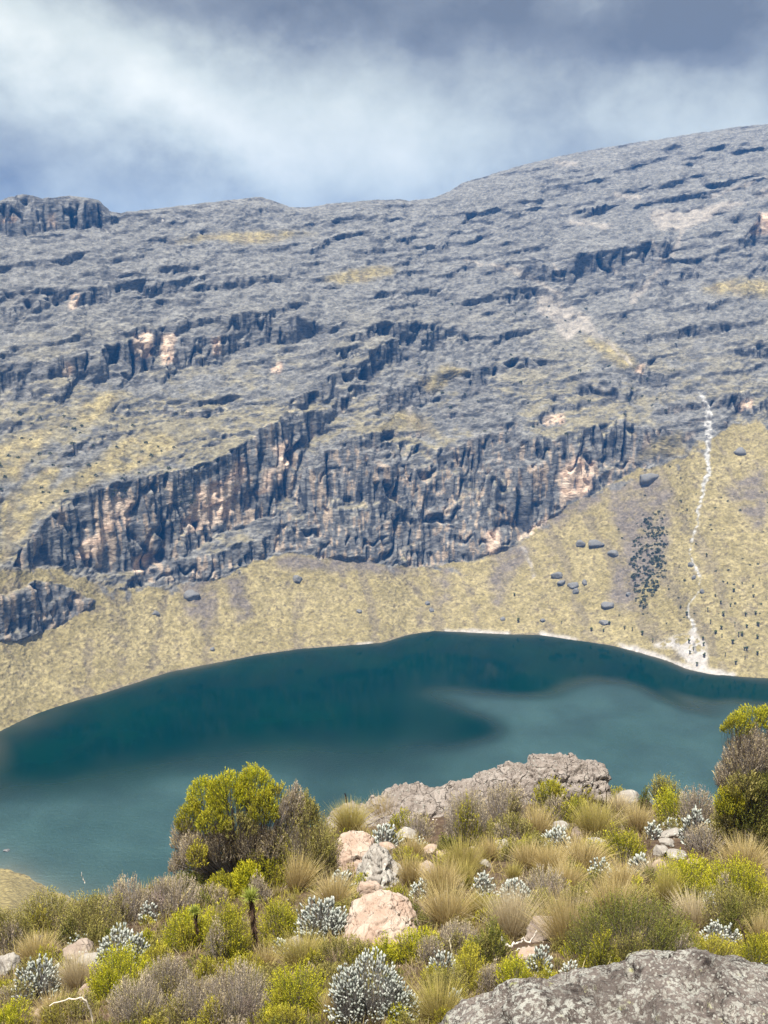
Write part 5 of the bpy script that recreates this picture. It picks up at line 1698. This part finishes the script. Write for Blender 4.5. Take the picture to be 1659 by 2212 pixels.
def ground_cover():
    r = np.random.default_rng(77)
    P_, m, bare = scatter_points(11000, r)
    keep = ~bare
    P_, m = P_[keep], m[keep]
    typ = fbm(P_[:, 0] / 0.9, P_[:, 1] / 0.9, 3.3, 2) + 0.35 * r.normal(size=len(P_))
    g = Geo()
    for i0, pals, lo, hi in ((0, STRAW + STRAW_GREEN, -9, -0.05), (1, GREY + PINKISH, -0.05, 0.25), (2, OLIVE + YELLOW, 0.25, 9)):
        s = (typ >= lo) & (typ < hi)
        b, mm = P_[s], m[s]
        k = 11
        n = len(b) * k
        mmr = np.repeat(mm, k)
        base = np.repeat(b, k, 0) + r.normal(size=(n, 3)) * np.array([1, 1, 0]) * (5.5 * mmr)[:, None]
        base[:, 2] = hillside(base[:, 0], base[:, 1]) - 0.01
        d = unit(r.normal(size=(n, 3)) * 0.38 + np.array([0, 0, 1.0]))
        L = mmr * r.uniform(10, 30, n)
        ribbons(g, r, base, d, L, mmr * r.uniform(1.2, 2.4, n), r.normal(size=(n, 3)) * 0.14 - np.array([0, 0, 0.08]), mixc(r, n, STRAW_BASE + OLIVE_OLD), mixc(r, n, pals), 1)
    tag(link('ground_cover', g.mesh('ground_cover'), M['grass']), 'short dry grass and heath shoots covering the near slope', 'ground cover', kind='stuff')
    # low heath shoots filling the gaps
    gh, gw = Geo(), Geo()
    Q_, mq, bq = scatter_points(540, r, 1760)
    kinds = ['olive', 'grey', 'yellow', 'green', 'olive', 'yellow', 'bright', 'dark']
    for p, mm, b in zip(Q_, mq, bq):
        if not b:
            heath_geo(r, gh, gw, r.uniform(30, 84) * mm, r.uniform(18, 56) * mm, kinds[r.integers(0, 8)], off=p, dens=0.7, px=2.16 * mm, twigs=0.4)
    u = tag(link('heath_undergrowth', gh.mesh('heath_undergrowth'), M['leaf']), 'low heath shoots filling the gaps between the larger plants', 'undergrowth', kind='stuff')
    part('twigs', gw, 'wood', u)
    # loose stones
    P_, m, bare = scatter_points(1500, r)
    sel = bare | (r.random(len(P_)) < 0.35)
    P_, m, bare = P_[sel], m[sel], bare[sel]
    g = Geo()
    v, f = icosphere(1)
    for p, mm in zip(P_, m):
        q = v * (1 + 0.22 * r.normal(size=(len(v), 1))) * (np.array([1.3, 1.0, 0.7]) * r.uniform(1.2, 5.0) * mm * r.uniform(0.7, 1.3, 3))
        a = r.random() * 6.28
        q = np.stack([q[:, 0] * math.cos(a) - q[:, 1] * math.sin(a), q[:, 0] * math.sin(a) + q[:, 1] * math.cos(a), q[:, 2]], -1)
        c = np.array([(0.46, 0.36, 0.30), (0.36, 0.29, 0.25), (0.52, 0.46, 0.40), (0.22, 0.15, 0.12)])[r.integers(0, 4)] * r.uniform(0.8, 1.15)
        g.add(q + p, f, c)
    tag(link('gravel', g.mesh('gravel'), M['felt']), 'loose small stones on the bare soil of the near slope', 'gravel', kind='stuff')


ground_cover()

# ------------------------------------------------------------------ things on the far side of the lake
def far_stone(x, y, w, h, label, mat='rock_dark', sub=2):
    p, d = on_far(x, y + h * 0.3)
    r = nseed()
    v, f = stone_verts(r, sub, 8, 0.10)
    m = d / F
    v = v * np.array([w * m / 2, w * m / 2 * 0.8, h * m / 2 * 1.25])
    o = link('boulder', new_mesh('boulder', v, f, smooth=True), M[mat], None, p + Vector((0, 0, h * m * 0.1)))
    tag(o, label, 'boulder')


for a in (
    (1257, 1173, 22, 14, 'dark block left of the longer block high on the far grass slope'),
    (1288, 1171, 36, 14, 'long dark block high on the far grass slope'),
    (1207, 1241, 28, 13, 'upper left boulder of the cluster on the far grass slope'),
    (1217, 1258, 20, 10, 'small boulder under the upper left one of the far cluster'),
    (1243, 1263, 24, 12, 'middle boulder of the cluster on the far grass slope'),
    (1251, 1276, 15, 14, 'lowest boulder of the cluster on the far grass slope'),
    (1269, 1258, 13, 13, 'right boulder of the cluster on the far grass slope'),
    (1320, 1306, 30, 15, 'large dark boulder low on the far slope left of the shrub patch'),
    (1328, 1193, 26, 13, 'dark boulder left of the grey shrub patch'),
    (1400, 1030, 42, 22, 'big dark block under the cliff beside the pink scar'),
    (1316, 1344, 26, 8, 'flat dark boulder near the shore under the shrub patch'),
    (1090, 1337, 12, 8, 'small dark boulder at the end of the brown gully'),
    (934, 1317, 11, 12, 'small upright boulder on the far slope at centre'),
    (925, 1303, 12, 8, 'small boulder above the upright one at centre'),
    (1500, 1220, 13, 9, 'dark boulder on the left bank of the stream'),
    (1507, 1247, 10, 9, 'small dark boulder lower on the left bank of the stream'),
    (1526, 1277, 11, 10, 'dark boulder on the right bank of the stream'),
    (1590, 972, 30, 14, 'dark outcrop at the top of the grass right of the stream'),
    (1179, 1340, 14, 9, 'grey boulder near the shore below the cluster'),
    (1364, 1283, 13, 9, 'small dark boulder left of the shrub patch tip'),
    (408, 1286, 36, 20, 'dark overhanging block below the left cliff'),
    (327, 1324, 18, 11, 'dark boulder on the left grass slope'),
    (449, 1402, 12, 10, 'small dark boulder near the left shore'),
    (775, 1320, 14, 8, 'small boulder on the grass slope left of centre'),
    (640, 1250, 22, 14, 'dark block just below the cliffs left of centre'),
    (13, 1833, 0.1, 0.1, ''),
):
    if a[4]:
        far_stone(*a)
far_stone(375, 476, 6, 8, 'white stone below the skyline on the left', 'rock_grey', 2)


def shore_stone():
    dx, dy, dz = ray(14, 1838)
    k = -CAMZ / dz
    r = nseed()
    v, f = stone_verts(r, 3, 8, 0.1)
    v = v * np.array([1.0, 0.7, 0.45])
    o = link('boulder', new_mesh('boulder', v, f, smooth=True), M['rock_dark'], None, (dx * k, dy * k, 0.1))
    tag(o, 'dark stone in the shallow water by the left shore', 'boulder')


shore_stone()


def groundsel_meshes():
    out = []
    for s in range(4):
        r = np.random.default_rng(900 + s)
        gt, gl = Geo(), Geo()
        heads = [(0, 0, 2.2)] if s == 0 else [(0.5 * math.cos(a), 0.4 * math.sin(a), r.uniform(1.5, 2.4)) for a in np.arange(3 if s < 3 else 4) * 2.1 + s]
        for hx_, hy_, hz_ in heads:
            pts = np.array([[0, 0, -0.3], [hx_ * 0.3, hy_ * 0.3, hz_ * 0.5], [hx_, hy_, hz_]])
            tubes(gt, pts[None], np.array([[0.20, 0.17, 0.16]]), np.array([[(0.05, 0.04, 0.035)]]), 6)
            n = 46
            th = r.random(n) * 6.28; up = r.random(n)
            d = unit(np.stack([np.cos(th) * (1.15 - up), np.sin(th) * (1.15 - up), 0.1 + up], -1))
            ribbons(gl, r, np.tile([hx_, hy_, hz_ - 0.1], (n, 1)), d, r.uniform(0.55, 0.85, n), np.full(n, 0.22), -0.15 * np.ones((n, 3)) * np.array([0, 0, 1]),
                    mixc(r, n, [(0.07, 0.09, 0.03)]), mixc(r, n, [(0.18, 0.23, 0.05), (0.24, 0.27, 0.08)]), 2, 2.0)
            n = 30
            th = r.random(n) * 6.28
            d = unit(np.stack([np.cos(th), np.sin(th), -1.2 + 0 * th], -1))
            ribbons(gt, r, np.tile([hx_, hy_, hz_ - 0.25], (n, 1)), d, r.uniform(0.4, 0.7, n), np.full(n, 0.2), np.zeros((n, 3)), mixc(r, n, [(0.06, 0.045, 0.035)]), mixc(r, n, [(0.09, 0.07, 0.05)]), 1)
        out.append((gt.mesh('trunk'), gl.mesh('leaf_crown')))
    return out


GM = groundsel_meshes()
for a, b in GM:
    a.materials.append(M['wood']); b.materials.append(M['leaf'])
SPOTS = [(1565, 1105), (1540, 1140), (1490, 1075), (1465, 1095), (1495, 1112), (1410, 1117), (1415, 1142), (1350, 1137), (1190, 1130), (1420, 1193), (1595, 1165), (1607, 1168),
         (1600, 1205), (1562, 1226), (1650, 1115), (1655, 1185), (1510, 1191), (1592, 1015), (1495, 1015), (1600, 1065), (1425, 995), (1455, 930), (1520, 975), (1616, 890), (1640, 862),
         (1620, 930), (1405, 752), (1140, 1097), (1095, 1080), (1062, 1072), (966, 1082), (912, 1076), (782, 1050), (995, 1052), (592, 1040), (570, 926), (1372, 1162), (1356, 1182),
         (1392, 1232), (1530, 910), (1560, 940), (1480, 960), (1300, 980), (1330, 1010), (1545, 1060), (1635, 1010), (1580, 1100), (1650, 1060), (1440, 1050), (1500, 870), (1280, 520), (1310, 560)]
rr_ = np.random.default_rng(8)
for i, (zx, zy) in enumerate(SPOTS):
    x, y = 829.5 + zx * 0.5, 823 + zy * 0.5
    p, d = on_far(x, y + 3)
    near_fan = 1400 < x < 1545 and y > 1350
    centre = x < 1400
    lab = ('giant groundsel with dark trunk on the pale fan by the shore' if near_fan else
           'giant groundsel on the far grass left of the pale fan' if centre else
           'giant groundsel right of the stream close to the far shore' if y > 1385 else
           'giant groundsel right of the stream higher up the far grass slope')
    grp = 'groundsels on the pale fan' if near_fan else 'groundsels left of the fan' if centre else 'groundsels near the shore' if y > 1385 else 'groundsels up the slope'
    e = root_empty('giant_groundsel', p, lab, 'tree', grp)
    e.rotation_euler = (0, 0, rr_.random() * 6.28)
    s = rr_.uniform(0.75, 1.15) * (0.75 if y < 1320 else 1.0)
    s *= 0.88
    e.scale = (s, s, s)
    a, b = GM[i % 4]
    link('trunk', a, None, e)
    link('leaf_crown', b, None, e)['kind'] = 'stuff'


def far_shrubs():
    """low dark bushes: a dense patch on the debris, loose dots higher up"""
    r = np.random.default_rng(55)
    g = Geo()
    poly = np.array(SHRUB_PATCH)
    spots = []
    while len(spots) < 330:
        x, y = r.uniform(1355, 1450), r.uniform(1100, 1325)
        if in_poly(np.array([x], np.float32), np.array([y], np.float32), poly)[0]:
            spots.append((x, y, r.uniform(0.4, 1.05)))
    n_patch = len(spots)
    for _ in range(150):
        x, y = (r.uniform(0, 420), r.uniform(880, 1090)) if r.random() < 0.5 else (r.uniform(850, 1450), r.uniform(650, 980))
        spots.append((x, y, r.uniform(0.5, 1.3)))
    for _ in range(70):
        spots.append((r.uniform(1330, 1659), r.uniform(1000, 1350), r.uniform(0.35, 0.8)))
    for k, (x, y, s) in enumerate(spots):
        p, d = on_far(x, y)
        n = 34
        u = unit(r.normal(size=(n, 3))) * np.array([1, 1, 0.7])
        u[:, 2] = np.abs(u[:, 2])
        dark = mixc(r, n, [(0.06, 0.075, 0.03), (0.095, 0.11, 0.05), (0.14, 0.14, 0.085)], 0.2)
        base = np.array(p)[None] + u * s * 0.55
        ribbons(g, r, base, unit(u + 0.5 * r.normal(size=(n, 3))), np.full(n, s * 0.75), np.full(n, s * 0.55), np.zeros((n, 3)), dark, dark * 1.3, 1, 2.0)
    tag(link('distant_shrubs', g.mesh('distant_shrubs'), M['leaf']), 'dark low shrubs dotted over the far mountainside', 'shrubs', kind='stuff')


far_shrubs()
